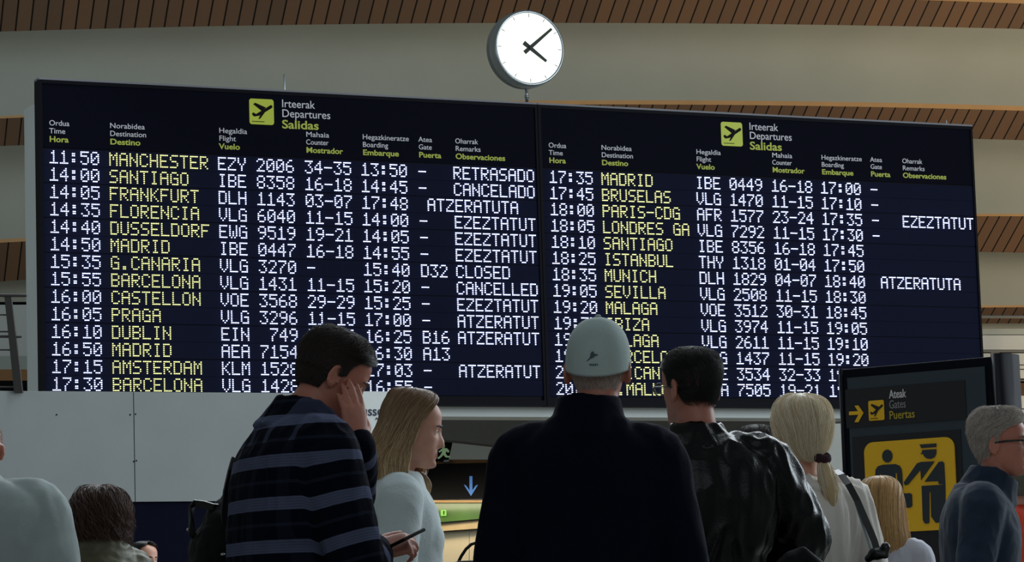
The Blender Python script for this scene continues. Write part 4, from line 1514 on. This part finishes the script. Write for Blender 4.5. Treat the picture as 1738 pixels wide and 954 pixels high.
def cap(fig):
    rings = []
    N = 56
    for i, z in enumerate(np.linspace(0.114, 0.2560, 24)):
        u = i / 23
        ring = []
        w = 0.0855 * (1 - u ** 3.0) ** 0.5 if u < 1 else 0.004
        b = 0.1100 * (1 - u ** 3.0) ** 0.5 if u < 1 else 0.004
        f = 0.1030 * (1 - u ** 3.0) ** 0.5 if u < 1 else 0.004
        w, b, f = max(w, 0.003), max(b, 0.003), max(f, 0.003)
        for k in range(N):
            a = 2 * PI * k / N
            sd = math.sin(a)
            dip = 0.022 * max(0, -sd) ** 1.5 * (1 - u) - 0.016 * max(0, sd) * (1 - u)
            seam = 1 - 0.010 * max(0, math.cos(6 * (a - PI / 2))) ** 30 * (1 if 0.08 < u < 0.97 else 0)
            cs = math.cos(a)
            ring.append(Vector((w * 1.01 * math.copysign(abs(cs) ** 0.88, cs) * seam, (f if sd > 0 else b) * 1.01 * math.copysign(abs(sd) ** 0.92, sd) * seam, z - dip)))
        rings.append(ring)
    rings = [[Vector((p.x * 0.97, p.y * 0.97, p.z + 0.004)) for p in rings[0]]] + rings
    mb = MB().loft(rings)
    mb.ball((0, 0, 0.2580), (0.008, 0.008, 0.004), 14)
    mb.xf(fig.MH)
    o = mb.build('cap', M_CAP, fig.root, True)
    br = MB()
    tp, bt = [], []
    for k in range(17):
        a = math.radians(20 + 140 * k / 16)
        rx, ry = 0.082, 0.100 + 0.075 * math.sin(math.radians(180 * k / 16)) ** 0.7
        tp.append((Vector((0.083 * math.cos(a), 0.095 * math.sin(a), 0.135 - 0.012 * math.cos(a) ** 2)), Vector((rx * math.cos(a), ry * math.sin(a), 0.120 - 0.02 * math.cos(a) ** 2))))
    v = [p for q in tp for p in q] + [p - Vector((0, 0, 0.004)) for q in tp for p in q]
    n = len(tp)
    f = []
    for k in range(n - 1):
        f += [(2 * k, 2 * k + 1, 2 * k + 3, 2 * k + 2), (2 * n + 2 * k, 2 * n + 2 * k + 2, 2 * n + 2 * k + 3, 2 * n + 2 * k + 1), (2 * k + 1, 2 * n + 2 * k + 1, 2 * n + 2 * k + 3, 2 * k + 3)]
    br.add(v, f).xf(fig.MH)
    br.build('cap_brim', M_CAP, o, True)
    # print at the back: a small leaping mark over a line of tiny lettering
    def surf(px_, pz):
        u = (pz - 0.114) / 0.142
        b = 0.1100 * max(0.02, 1 - max(0, u) ** 3.0) ** 0.5
        w = 0.0855 * max(0.02, 1 - max(0, u) ** 3.0) ** 0.5
        return Vector((px_, -b * math.sqrt(max(0, 1 - (px_ / w) ** 2)) - 0.0012, pz))
    pr = MB()
    def blob(pts):
        q = [surf(x, z) for x, z in pts]
        pr.add(q + [p + Vector((0, 0.002, 0)) for p in q], [tuple(range(len(q))), tuple(range(2 * len(q) - 1, len(q) - 1, -1))] + [(i, (i + 1) % len(q), (i + 1) % len(q) + len(q), i + len(q)) for i in range(len(q))])
    blob([(x * 1.35 - 0.004, 0.132 + (z - 0.131) * 1.35) for x, z in ((-0.001, .150), (.003, .151), (.005, .146), (.011, .1455), (.0115, .143), (.006, .142), (.003, .139), (-.002, .137), (-.010, .131), (-.0105, .133), (-.004, .139), (-.003, .144))])
    for i in range(11):
        x = -0.034 + 0.0062 * i
        blob([(x, .1215), (x + .0046, .1215), (x + .0046, .1265 - 0.001 * (i % 2)), (x, .1265)])
    pr.xf(fig.MH)
    pr.build('cap_print', M_CAPI, o)


cap(capman)

# 2 -- man in black leather
lea = Fig('man in shiny black leather jacket and glasses, dark cropped hair, seen from behind', 1171, 588, 9.25, 12, head=(26, 2, 0), skin='red', shoulder=1.12, build=1.08, voxel=0.0055, hat=0.008,
          arms={'L': ((-0.29, -0.02, 1.14), (-0.15, 0.22, 1.12)), 'R': ((0.335, 0.03, 1.165), (0.17, 0.20, 1.08))})
lea.garment('leather_jacket', M_LEATH, 0.022, 0.84, 1.49, 0.96, wide=1.08, fold=0.010, fscale=(10, 10, 4.5), sleeve=0.022, puff=0.012, ridges=0.9, collar=lea.ring_collar(0.066, 0.03, 0.010, 1.455, 1.525, 0.002), seed=2, voxel=0.0065, smooth=3)
lea.trousers(M_TRO)
hair(lea, short_rings(0.005, 0.007, nape=0.064), H_BLK, n=7000, rad=0.00045, seg=0.13, lift=0.003, jit=0.002)
glasses(lea)
lea.eyes()

# 3 -- woman with the pale pony tail
pony = Fig('blonde woman with pony tail in maroon scrunchie and white linen blouse, seen from behind', 1358, 672, 9.85, 14, head=(8, 10, 0), skin='fair', fem=True, build=0.96, shoulder=0.98, voxel=0.006, hat=0.012, neck=-0.006)
pony.garment('linen_blouse', M_LINEN, 0.026, 0.80, 1.46, 0.95, wide=1.04, fold=0.014, fscale=(17, 17, 1.8), sleeve=0.020, collar=pony.ring_collar(0.080, 0.03, 0.008, 1.445, 1.490), seed=3, voxel=0.007)
pony.trousers(M_TROB)
PR_ = []
for z, a, b, bf, A in ((0.252, .006, .006, .006, 180), (0.247, .040, .045, .04, 180), (0.232, .068, .080, .065, 175), (0.20, .085, .106, .09, 150), (0.16, .090, .115, .1, 118), (0.12, .086, .114, .1, 102), (0.085, .074, .112, .1, 96), (0.055, .045, .112, .1, 92), (0.040, .018, .110, .1, 90)):
    PR_.append((z, 0.0, a, b, bf, A, A))
hair(pony, PR_, H_PLAT, n=6500, fly=0.05, flyd=0.014, rad=0.0007, jit=0.008, sway=0.03, thick=0.012, shell_noise=0.003, pts=18, tips=0.04)


def tail(fig, p0, m, L=0.17, n=900, w=0.028, dx=0.02, dy=-0.03, name='pony_tail', tie=True):
    s_ = np.linspace(0, 1, 14)
    th = RNG.uniform(0, 2 * PI, n); rr = np.sqrt(RNG.uniform(0, 1, n))
    prof = 0.40 + 1.0 * np.sin(PI * np.clip(s_ * 1.05, 0, 1)) ** 0.8 * (1 - 0.45 * s_)
    cx = p0[0] + dx * s_ ** 1.2
    cy = p0[1] + dy * np.sin(PI * s_ * 0.7)
    cz = p0[2] - L * s_
    ln = RNG.uniform(0.85, 1.08, n)
    P = np.zeros((n, 14, 3))
    P[..., 0] = cx + (rr * np.cos(th))[:, None] * w * prof
    P[..., 1] = cy + (rr * np.sin(th))[:, None] * w * 0.8 * prof
    P[..., 2] = p0[2] + (cz - p0[2])[None] * ln[:, None]
    M4 = np.array(fig.MH)
    mb = MB()
    mb.tube([Vector((cx[i], cy[i], cz[i])) for i in range(14)], [w * (0.82 if tie else 0.55) * prof[i] for i in range(14)], 16)
    mb.xf(fig.MH)
    o = mb.build(name, m, fig.root, True)
    curves_obj('hair_strands', P @ M4[:3, :3].T + M4[:3, 3], 0.0009, m, o)
    if not tie:
        return
    sc = MB()
    for k in range(26):
        a = 2 * PI * k / 26
        sc.ball((p0[0] + 0.021 * math.cos(a), p0[1] + 0.002 + 0.019 * math.sin(a), p0[2] + 0.004 + 0.003 * math.sin(5 * a)), (0.011, 0.011, 0.013 + 0.003 * math.sin(7 * a)), 10)
    sc.xf(fig.MH)
    link('scrunchie', sc.remeshed(0.003, 2, 'scrunchie'), M_SCRUN, fig.root, True)


tail(pony, (0.022, -0.120, 0.045), H_PLAT, dx=0.03)

# 4 -- man in plaid
plm = Fig('man in dark plaid flannel shirt covering his face with one hand', 570, 590, 8.5, -66, htop=1.735, lean=13, head=(-4, -20, 0), skin='red', shoulder=1.10, build=1.08, voxel=0.005, jaw=1.05,
          arms={'R': (('px', 608, 962, 8.26), ('px', 632, 936, 8.44)), 'L': (('px', 584, 862, 8.62), ('px', 607, 757, 8.405))},
          hands={'R': {'wdir': (1, 0.2, 0.22), 'wback': (-0.1, -0.75, 0.6), 'curl': (.50, .65, .75, .8), 'thumb': 0.25, 'sc': 0.94},
                 'L': {'wdir': (-0.10, -0.02, 1), 'wback': (0.60, -0.78, 0.1), 'curl': (.06, .08, .10, .12), 'spread': 0.015, 'thumb': 0.7}})
plm.garment('plaid_shirt', plaid(), 0.022, 0.82, 1.485, 0.97, wide=1.06, fold=0.009, fscale=(11, 11, 5), sleeve=0.020, puff=0.008, collar=plm.ring_collar(0.072, 0.034, 0.010, 1.455, 1.545, 0.006), seed=4, voxel=0.0065)
plm.trousers(M_TROB)
hair(plm, short_rings(0.006, 0.015, nape=0.078), H_DKBR, n=7000, rad=0.0005, seg=0.16, lift=0.006, jit=0.003)
plm.eyes(); plm.brows(H_DKBR)

# 5 -- woman in the pale sweater
swe = Fig('woman with long ash blonde hair in pale sweater, in profile facing right', 699, 664, 9.75, -84, head=(0, -9, 0), skin='fair', fem=True, nose=1.12, build=0.93, voxel=0.0042, hat=0.010, neck=0.012)
swe.garment('sweater', M_KNIT, 0.020, 0.80, 1.49, 0.97, wide=1.0, fold=0.005, fscale=(7, 7, 7), sleeve=0.018, collar=swe.ring_collar(0.066, 0.018, 0.011, 1.455, 1.515), seed=5,
            extra=lambda mb: [mb.ball(swe.bend(Vector((sx * 0.072, 0.072, 1.265))), (0.07, 0.062, 0.075)) for sx in (-1, 1)])
swe.trousers(M_TROB)
SW = []
for z, yc, a, b, bf, A in ((0.250, .0, .005, .006, .006, 180), (0.246, .0, .040, .05, .042, 176), (0.234, .0, .066, .080, .068, 162), (0.212, .0, .084, .088, .088, 140), (0.18, .0, .090, .097, .09, 122), (0.13, .0, .093, .101, .085, 106), (0.07, -.006, .097, .108, .07, 100), (0.01, -.012, .102, .118, .06, 98),
                           (-0.05, -.018, .106, .120, .05, 100), (-0.095, -.020, .098, .104, .05, 96), (-0.125, -.02, .08, .085, .05, 84)):
    SW.append((z, yc, a, b, bf + (0.03 if z < 0.02 else 0), A + (45 if z < 0.02 else 12 if z < 0.1 else 0), A))
hair(swe, SW, H_BLOND, n=8000, fly=0.03, flyd=0.012, rad=0.0009, jit=0.010, sway=0.045, curl=0.003, thick=0.014, shell_noise=0.004, pts=20, clump=0.6, tips=0.10)
tail(swe, (-0.030, 0.052, -0.012), H_BLOND, L=0.085, n=600, w=0.020, dx=0.008, dy=0.022, name='hair_lock', tie=False)
swe.eyes(); swe.brows(H_DKBR, 0.0025)

# 6 -- man on the right
rgt = Fig('grey haired man with dark glasses and denim shirt, in profile at right', 1694, 694, 10.6, -94, lean=5, head=(-10, 2, 0), hy=0.055, skin='red', build=1.06, shoulder=1.05, voxel=0.0042, hat=0.010, jaw=1.08, nose=1.1)
rgt.garment('denim_shirt', M_DENIM, 0.020, 0.82, 1.485, 0.97, wide=1.04, fold=0.006, fscale=(10, 10, 6), sleeve=0.020, collar=rgt.ring_collar(0.070, 0.034, 0.010, 1.445, 1.555, 0.006, yb=0.0, yt=0.040, front_drop=0.05), seed=6, voxel=0.007)
rgt.trousers(M_TRO)
hair(rgt, short_rings(0.004, 0.019, nape=0.060, side=92), H_GREY, n=7500, rad=0.0006, seg=0.14, lift=0.010, jit=0.004, thick=0.010)
glasses(rgt, 0.0036)
rgt.eyes(); rgt.brows(H_GREY)

# 7 -- man at the left edge
lft = Fig('bald man in light grey shirt seen from behind at left edge', -40, 722, 9.4, 6, lean=10, head=(0, -34, 0), skin='red', build=1.12, shoulder=1.12)
lft.garment('shirt', M_SHIRTG, 0.024, 0.80, 1.48, 0.97, wide=1.08, fold=0.006, fscale=(8, 8, 4), sleeve=0.024, puff=0.010, collar=lft.ring_collar(0.070, 0.035, 0.011, 1.45, 1.515, 0.006), seed=7)
lft.trousers(M_TRO)
hair(lft, short_rings(0.003, 0.002, nape=0.05), H_GREY, n=2500, rad=0.0003, seg=0.08, lift=0.001, jit=0.001, thick=0.006, shell_noise=0.0)

# 8 -- woman with curls
cur = Fig('woman with dark curly hair in olive hooded puffer jacket, seen from behind', 169, 824, 12.7, 18, head=(6, 4, 0), skin='tan', fem=True, build=1.0, shoulder=0.86, voxel=0.008, hat=0.03)


def hood(mb):
    for i in range(5):
        r = 0.145 - 0.012 * abs(i - 1.5)
        mb.torus(cur.bend(Vector((0, -0.055, 1.385 + 0.028 * i))), r * 0.78, 0.040, M=Matrix.Rotation(PI / 2, 3, 'X') @ Matrix.Rotation(0.0, 3, 'Y'), seg=30, s2=12, sx=1.0, sz=0.80)
    mb.ball((0, -0.12, 1.40), (0.12, 0.07, 0.075))


cur.garment('puffer_jacket', M_PUFF, 0.045, 0.76, 1.47, 0.96, wide=1.0, fold=0.012, fscale=(7, 7, 12), sleeve=0.035, collar=hood, seed=8, voxel=0.010)
cur.trousers(M_TRO)
CU = []
for z, a, b, bf, A in ((0.262, .006, .006, .006, 180), (0.255, .045, .05, .045, 180), (0.235, .080, .092, .075, 170), (0.20, .100, .118, .09, 145), (0.15, .106, .126, .1, 118), (0.10, .106, .126, .1, 108), (0.05, .102, .120, .09, 104), (0.0, .094, .11, .08, 98), (-0.04, .08, .095, .07, 88)):
    CU.append((z, 0, a, b, bf, A, A))
hair(cur, CU, H_CURL, n=4500, fly=0.2, flyd=0.03, rad=0.0012, jit=0.024, sway=0.07, thick=0.014, shell_noise=0.010, pts=30, curl=0.016, tips=0.15)

# 9 -- woman whose face shows at the lower left
sml = Fig('dark haired woman whose face shows low at left beside olive puffer jacket', 244, 920, 18.5, -132, head=(0, 3, 0), skin='fair', fem=True, voxel=0.005, hat=0.010)
sml.garment('jacket', M_TRO, 0.022, 0.80, 1.48, 0.96, fold=0.005, collar=sml.ring_collar(0.068, 0.03, 0.010), seed=9, voxel=0.010)
sml.trousers(M_TRO)
hair(sml, SW[:3] + [(0.215, -.002, .084, .1, .088, 138, 138), (0.19, -.004, .090, .112, .086, 122, 122), (0.14, -.006, .092, .116, .08, 108, 108), (0.05, -.01, .09, .12, .06, 98, 98), (-0.06, -.015, .09, .11, .05, 96, 96)],
     H_BLK, n=3000, rad=0.0008, jit=0.004, sway=0.02)
sml.eyes(); sml.brows(H_BLK, 0.003)

# 10 -- fair haired girl
chd = Fig('girl with long golden hair and white top in front of yellow pictogram', 1493, 810, 12.3, -14, head=(-6, 4, 0), skin='fair', fem=True, build=0.9, shoulder=0.92, voxel=0.008, hat=0.010)
chd.garment('top', M_WTOP, 0.018, 0.80, 1.47, 0.95, fold=0.006, fscale=(12, 12, 3), seed=10, voxel=0.009)
chd.trousers(M_TROB)
CH = []
for z, yc, a, b, bf, A in ((0.250, .0, .005, .006, .006, 180), (0.246, .0, .040, .05, .042, 178), (0.232, .0, .070, .084, .068, 170), (0.205, 0, .088, .108, .088, 145), (0.15, 0, .096, .118, .09, 116), (0.09, -.005, .102, .120, .085, 106), (0.02, -.012, .110, .118, .07, 100), (-0.05, -.022, .120, .11, .06, 98), (-0.10, -.03, .122, .095, .05, 92)):
    CH.append((z, yc, a, b, bf, A, A))
hair(chd, CH, H_CHILD, n=4500, fly=0.03, flyd=0.012, rad=0.0009, jit=0.007, sway=0.02, thick=0.014, shell_noise=0.003, pts=18, tips=0.08)

# 11 -- person in orange at the right edge
orj = Fig('person in bright orange jacket and grey hat at right edge', 1741, 768, 13.0, -30, skin='fair', voxel=0.008, hat=0.02)
orj.garment('jacket', M_ORJ, 0.042, 0.78, 1.50, 0.96, wide=1.02, fold=0.008, sleeve=0.036, collar=orj.ring_collar(0.070, 0.03, 0.014), seed=11, voxel=0.010)
orj.trousers(M_TRO)
M_HAT = fabric('grey_green_hat', (96, 98, 86), bump=0.5, bscale=120)
ht = MB().loft([[Vector((w * math.cos(a), w * 1.2 * math.sin(a) - 0.008, z)) for a in [2 * PI * k / 40 for k in range(40)]] for z, w in ((0.06, .082), (0.085, .094), (0.12, .094), (0.16, .095), (0.20, .088), (0.235, .068), (0.255, .036), (0.26, .006))])
ht.xf(orj.MH)
ht.build('hat', M_HAT, orj.root, True)

# 12 -- dark hair between the leather jacket and the pony tail
dkh = Fig('person with brown hair barely showing between leather jacket and blonde pony tail', 1283, 722, 11.5, 6, skin='fair', voxel=0.008, hat=0.010)
dkh.garment('jacket', M_TRO, 0.022, 0.80, 1.48, 0.96, fold=0.005, collar=dkh.ring_collar(0.068, 0.03, 0.010), seed=12, voxel=0.010)
dkh.trousers(M_TRO)
hair(dkh, short_rings(0.008, 0.012, nape=0.045), H_DKBR, n=4000, rad=0.0006, seg=0.16, lift=0.004)

# ------------------------------------------------------------------ things people carry
def world_of(fig, p):
    bpy.context.view_layer.update()
    return fig.root.matrix_world @ Vector(p)


# phone in the plaid man's right hand
ph = empty('phone', at(700, 909, 8.415))
tag(ph, 'dark phone held in the plaid man\'s right hand', 'phone')
d = (at(712, 904.5, 8.46) - at(683, 919, 8.40)).normalized()
up = Vector((-0.3, 0.12, 1.0))
Mph = frame_m((0, 0, 0), d, up)
b = MB().bevel_box((-0.034, -0.078, -0.0045), (0.034, 0.022, 0.0045), 0.0035)
b.xf(Mph).build('case', M_BLACK, ph, True)
MB().box((-0.031, -0.074, 0.0046), (0.031, 0.018, 0.0050)).xf(Mph).build('screen', mat('phone_screen', (14, 16, 22), 0.1), ph)

# wristwatch on the plaid man's left wrist
S_, E2, W2 = plm.arm['L']
dd = (W2 - E2).normalized()
wm = frame_m(W2 - dd * 0.012, dd, Vector((0.4, 0.9, 0.2)))
wt = MB().torus((0, 0, 0), 0.033, 0.006, M=wm.to_3x3(), seg=32)
wt.v = [tuple(Vector(p) + wm.translation) for p in wt.v]
wo = wt.build('wristwatch', M_SHINE, plm.root, True)

# backpack of the plaid man
bk = empty('backpack', at(372, 954, 8.82))
tag(bk, 'black backpack hanging behind the man in plaid flannel', 'backpack')
BKo = bk.location


def bl(px, py, Y):
    return at(px, py, Y) - BKo


mb = MB()
mb.tube([bl(385, 1080, 8.800), bl(372, 1000, 8.800), bl(376, 930, 8.800), bl(390, 880, 8.800), bl(398, 850, 8.800)], [0.085, 0.092, 0.085, 0.062, 0.035], 24, ry=[0.12, 0.13, 0.12, 0.10, 0.06])
mb.tube([bl(420, 1080, 8.820), bl(420, 1000, 8.820), bl(420, 920, 8.820), bl(415, 880, 8.820)], [0.07, 0.08, 0.075, 0.05], 20)
mb.tube([bl(352, 1060, 8.760), bl(350, 960, 8.760), bl(356, 905, 8.760)], [0.035, 0.04, 0.022], 16, ry=[0.08, 0.09, 0.07])
me = mb.remeshed(0.008, 3, 'bag_body')
co = np.empty(len(me.vertices) * 3); me.vertices.foreach_get('co', co); co = co.reshape(-1, 3)
no = np.empty(len(me.vertices) * 3); me.vertices.foreach_get('normal', no); no = no.reshape(-1, 3)
for i in range(len(co)):
    q = Vector(co[i]) * 14
    co[i] += no[i] * 0.007 * (noise.noise(q) + 0.6 * (1 - 2 * abs(noise.noise(q * 1.7))))
me.vertices.foreach_set('co', co.ravel())
link('bag_body', me, M_BAG, bk, True)
hd = MB()


def band_strip(mb, pts, w, t, wd):
    """a flat strap through the points, wd its width direction"""
    pts = [Vector(p) for p in pts]
    rings = []
    for i, p in enumerate(pts):
        tg = (pts[min(i + 1, len(pts) - 1)] - pts[max(0, i - 1)]).normalized()
        x = (Vector(wd) - tg * tg.dot(Vector(wd))).normalized()
        n = tg.cross(x)
        rings.append([p + x * w + n * t, p - x * w + n * t, p - x * w - n * t, p + x * w - n * t])
    mb.loft(rings)


band_strip(hd, [bl(392, 862, 8.780), bl(378, 862, 8.760), bl(362, 861, 8.750), bl(345, 856, 8.750), bl(331, 854, 8.750), bl(325, 860, 8.750), bl(324, 880, 8.750), bl(326, 905, 8.760), bl(340, 925, 8.780)], 0.010, 0.004, (0.1, -0.3, 0.9))
hd.tube([bl(385, 866, 8.770), bl(366, 866, 8.760), bl(352, 862, 8.755)], [0.016, 0.012, 0.005], 10)
hd.build('top_handle', M_STRAP, bk)
st = MB()
band_strip(st, [bl(388, 905, 8.700), bl(384, 870, 8.680), bl(388, 835, 8.670), bl(396, 800, 8.670), bl(402, 780, 8.690)], 0.016, 0.004, (0.8, 0.5, 0))
st.build('shoulder_strap', M_STRAP, bk)
MB().ball(bl(318.5, 899, 8.750), (0.004, 0.004, 0.004), 10).build('zip_pull', M_SHINE, bk, True)
MB().ball(bl(378, 941, 8.660), (0.007, 0.004, 0.004), 10).build('buckle', M_SHINE, bk, True)

# shoulder bag of the pony tail woman
sbg = empty('shoulder_bag', at(1487, 954, 9.68))
tag(sbg, 'black shoulder bag on a long strap across the white linen blouse', 'bag')
o_ = sbg.location
B2 = lambda px, py, Y: at(px, py, Y) - o_
st = MB()
band_strip(st, [B2(1418, 799, 9.850), B2(1428, 806, 9.770), B2(1440, 822, 9.730), B2(1455, 850, 9.715), B2(1470, 885, 9.705), B2(1484, 918, 9.695), B2(1488, 932, 9.690)], 0.0105, 0.002, (1, 0.2, 0.3))
st.build('strap', M_STRAP, sbg)
st = MB()
band_strip(st, [B2(1452, 853, 9.730), B2(1462, 885, 9.715), B2(1472, 915, 9.705), B2(1478, 934, 9.700)], 0.0035, 0.0015, (1, 0.2, 0.3))
st.build('strap', mat('pale_strap_edge', (150, 160, 168), 0.4), sbg)
kn = MB()
kn.ball(B2(1488, 940, 9.680), (0.028, 0.02, 0.02)).ball(B2(1503, 930, 9.670), (0.016, 0.014, 0.018)).tube([B2(1474, 948, 9.690), B2(1488, 938, 9.670), B2(1502, 942, 9.670)], 0.013, 12)
link('knot', kn.remeshed(0.004, 2, 'knot'), M_STRAP, sbg, True)
bd = MB().bevel_box((-0.16, -0.05, -0.30), (0.16, 0.05, -0.02), 0.03)
bd.xf(Matrix.Rotation(0.25, 4, 'Z')).build('bag_body', M_BAG, sbg, True)

# bag at the hip of the man in leather
hb_ = empty('shoulder_bag', at(1372, 975, 8.95))
tag(hb_, 'black bag low between the leather jacket and the white linen blouse', 'bag')
o_ = hb_.location
B3 = lambda px, py, Y: at(px, py, Y) - o_
mb = MB().tube([B3(1300, 1050, 8.98), B3(1325, 985, 8.96), B3(1350, 948, 8.95), B3(1362, 935, 8.95)], [0.05, 0.05, 0.032, 0.014], 16).tube([B3(1362, 936, 8.95), B3(1380, 960, 8.95), B3(1400, 1010, 8.97)], [0.016, 0.03, 0.045], 14)
link('bag_body', mb.remeshed(0.006, 3, 'bag_body'), M_BAG, hb_, True)

# bag loop at the left of the man in the navy coat
lp = empty('hand_luggage', at(792, 960, 8.42))
tag(lp, 'black bag with a curved handle just left of the navy coat', 'bag')
o_ = lp.location
B4 = lambda px, py, Y: at(px, py, Y) - o_
MB().tube([B4(776, 958, 8.42), B4(783, 944, 8.42), B4(791, 932, 8.42), B4(800, 924, 8.42), B4(812, 920, 8.42), B4(826, 930, 8.42), B4(834, 956, 8.42)], 0.0042, 10).build('handle', M_STRAP, lp, True)
z0 = -o_.z
MB().bevel_box((-0.04, -0.06, -0.36), (0.09, 0.06, 0.012), 0.02).build('bag_body', M_BAG, lp, True)
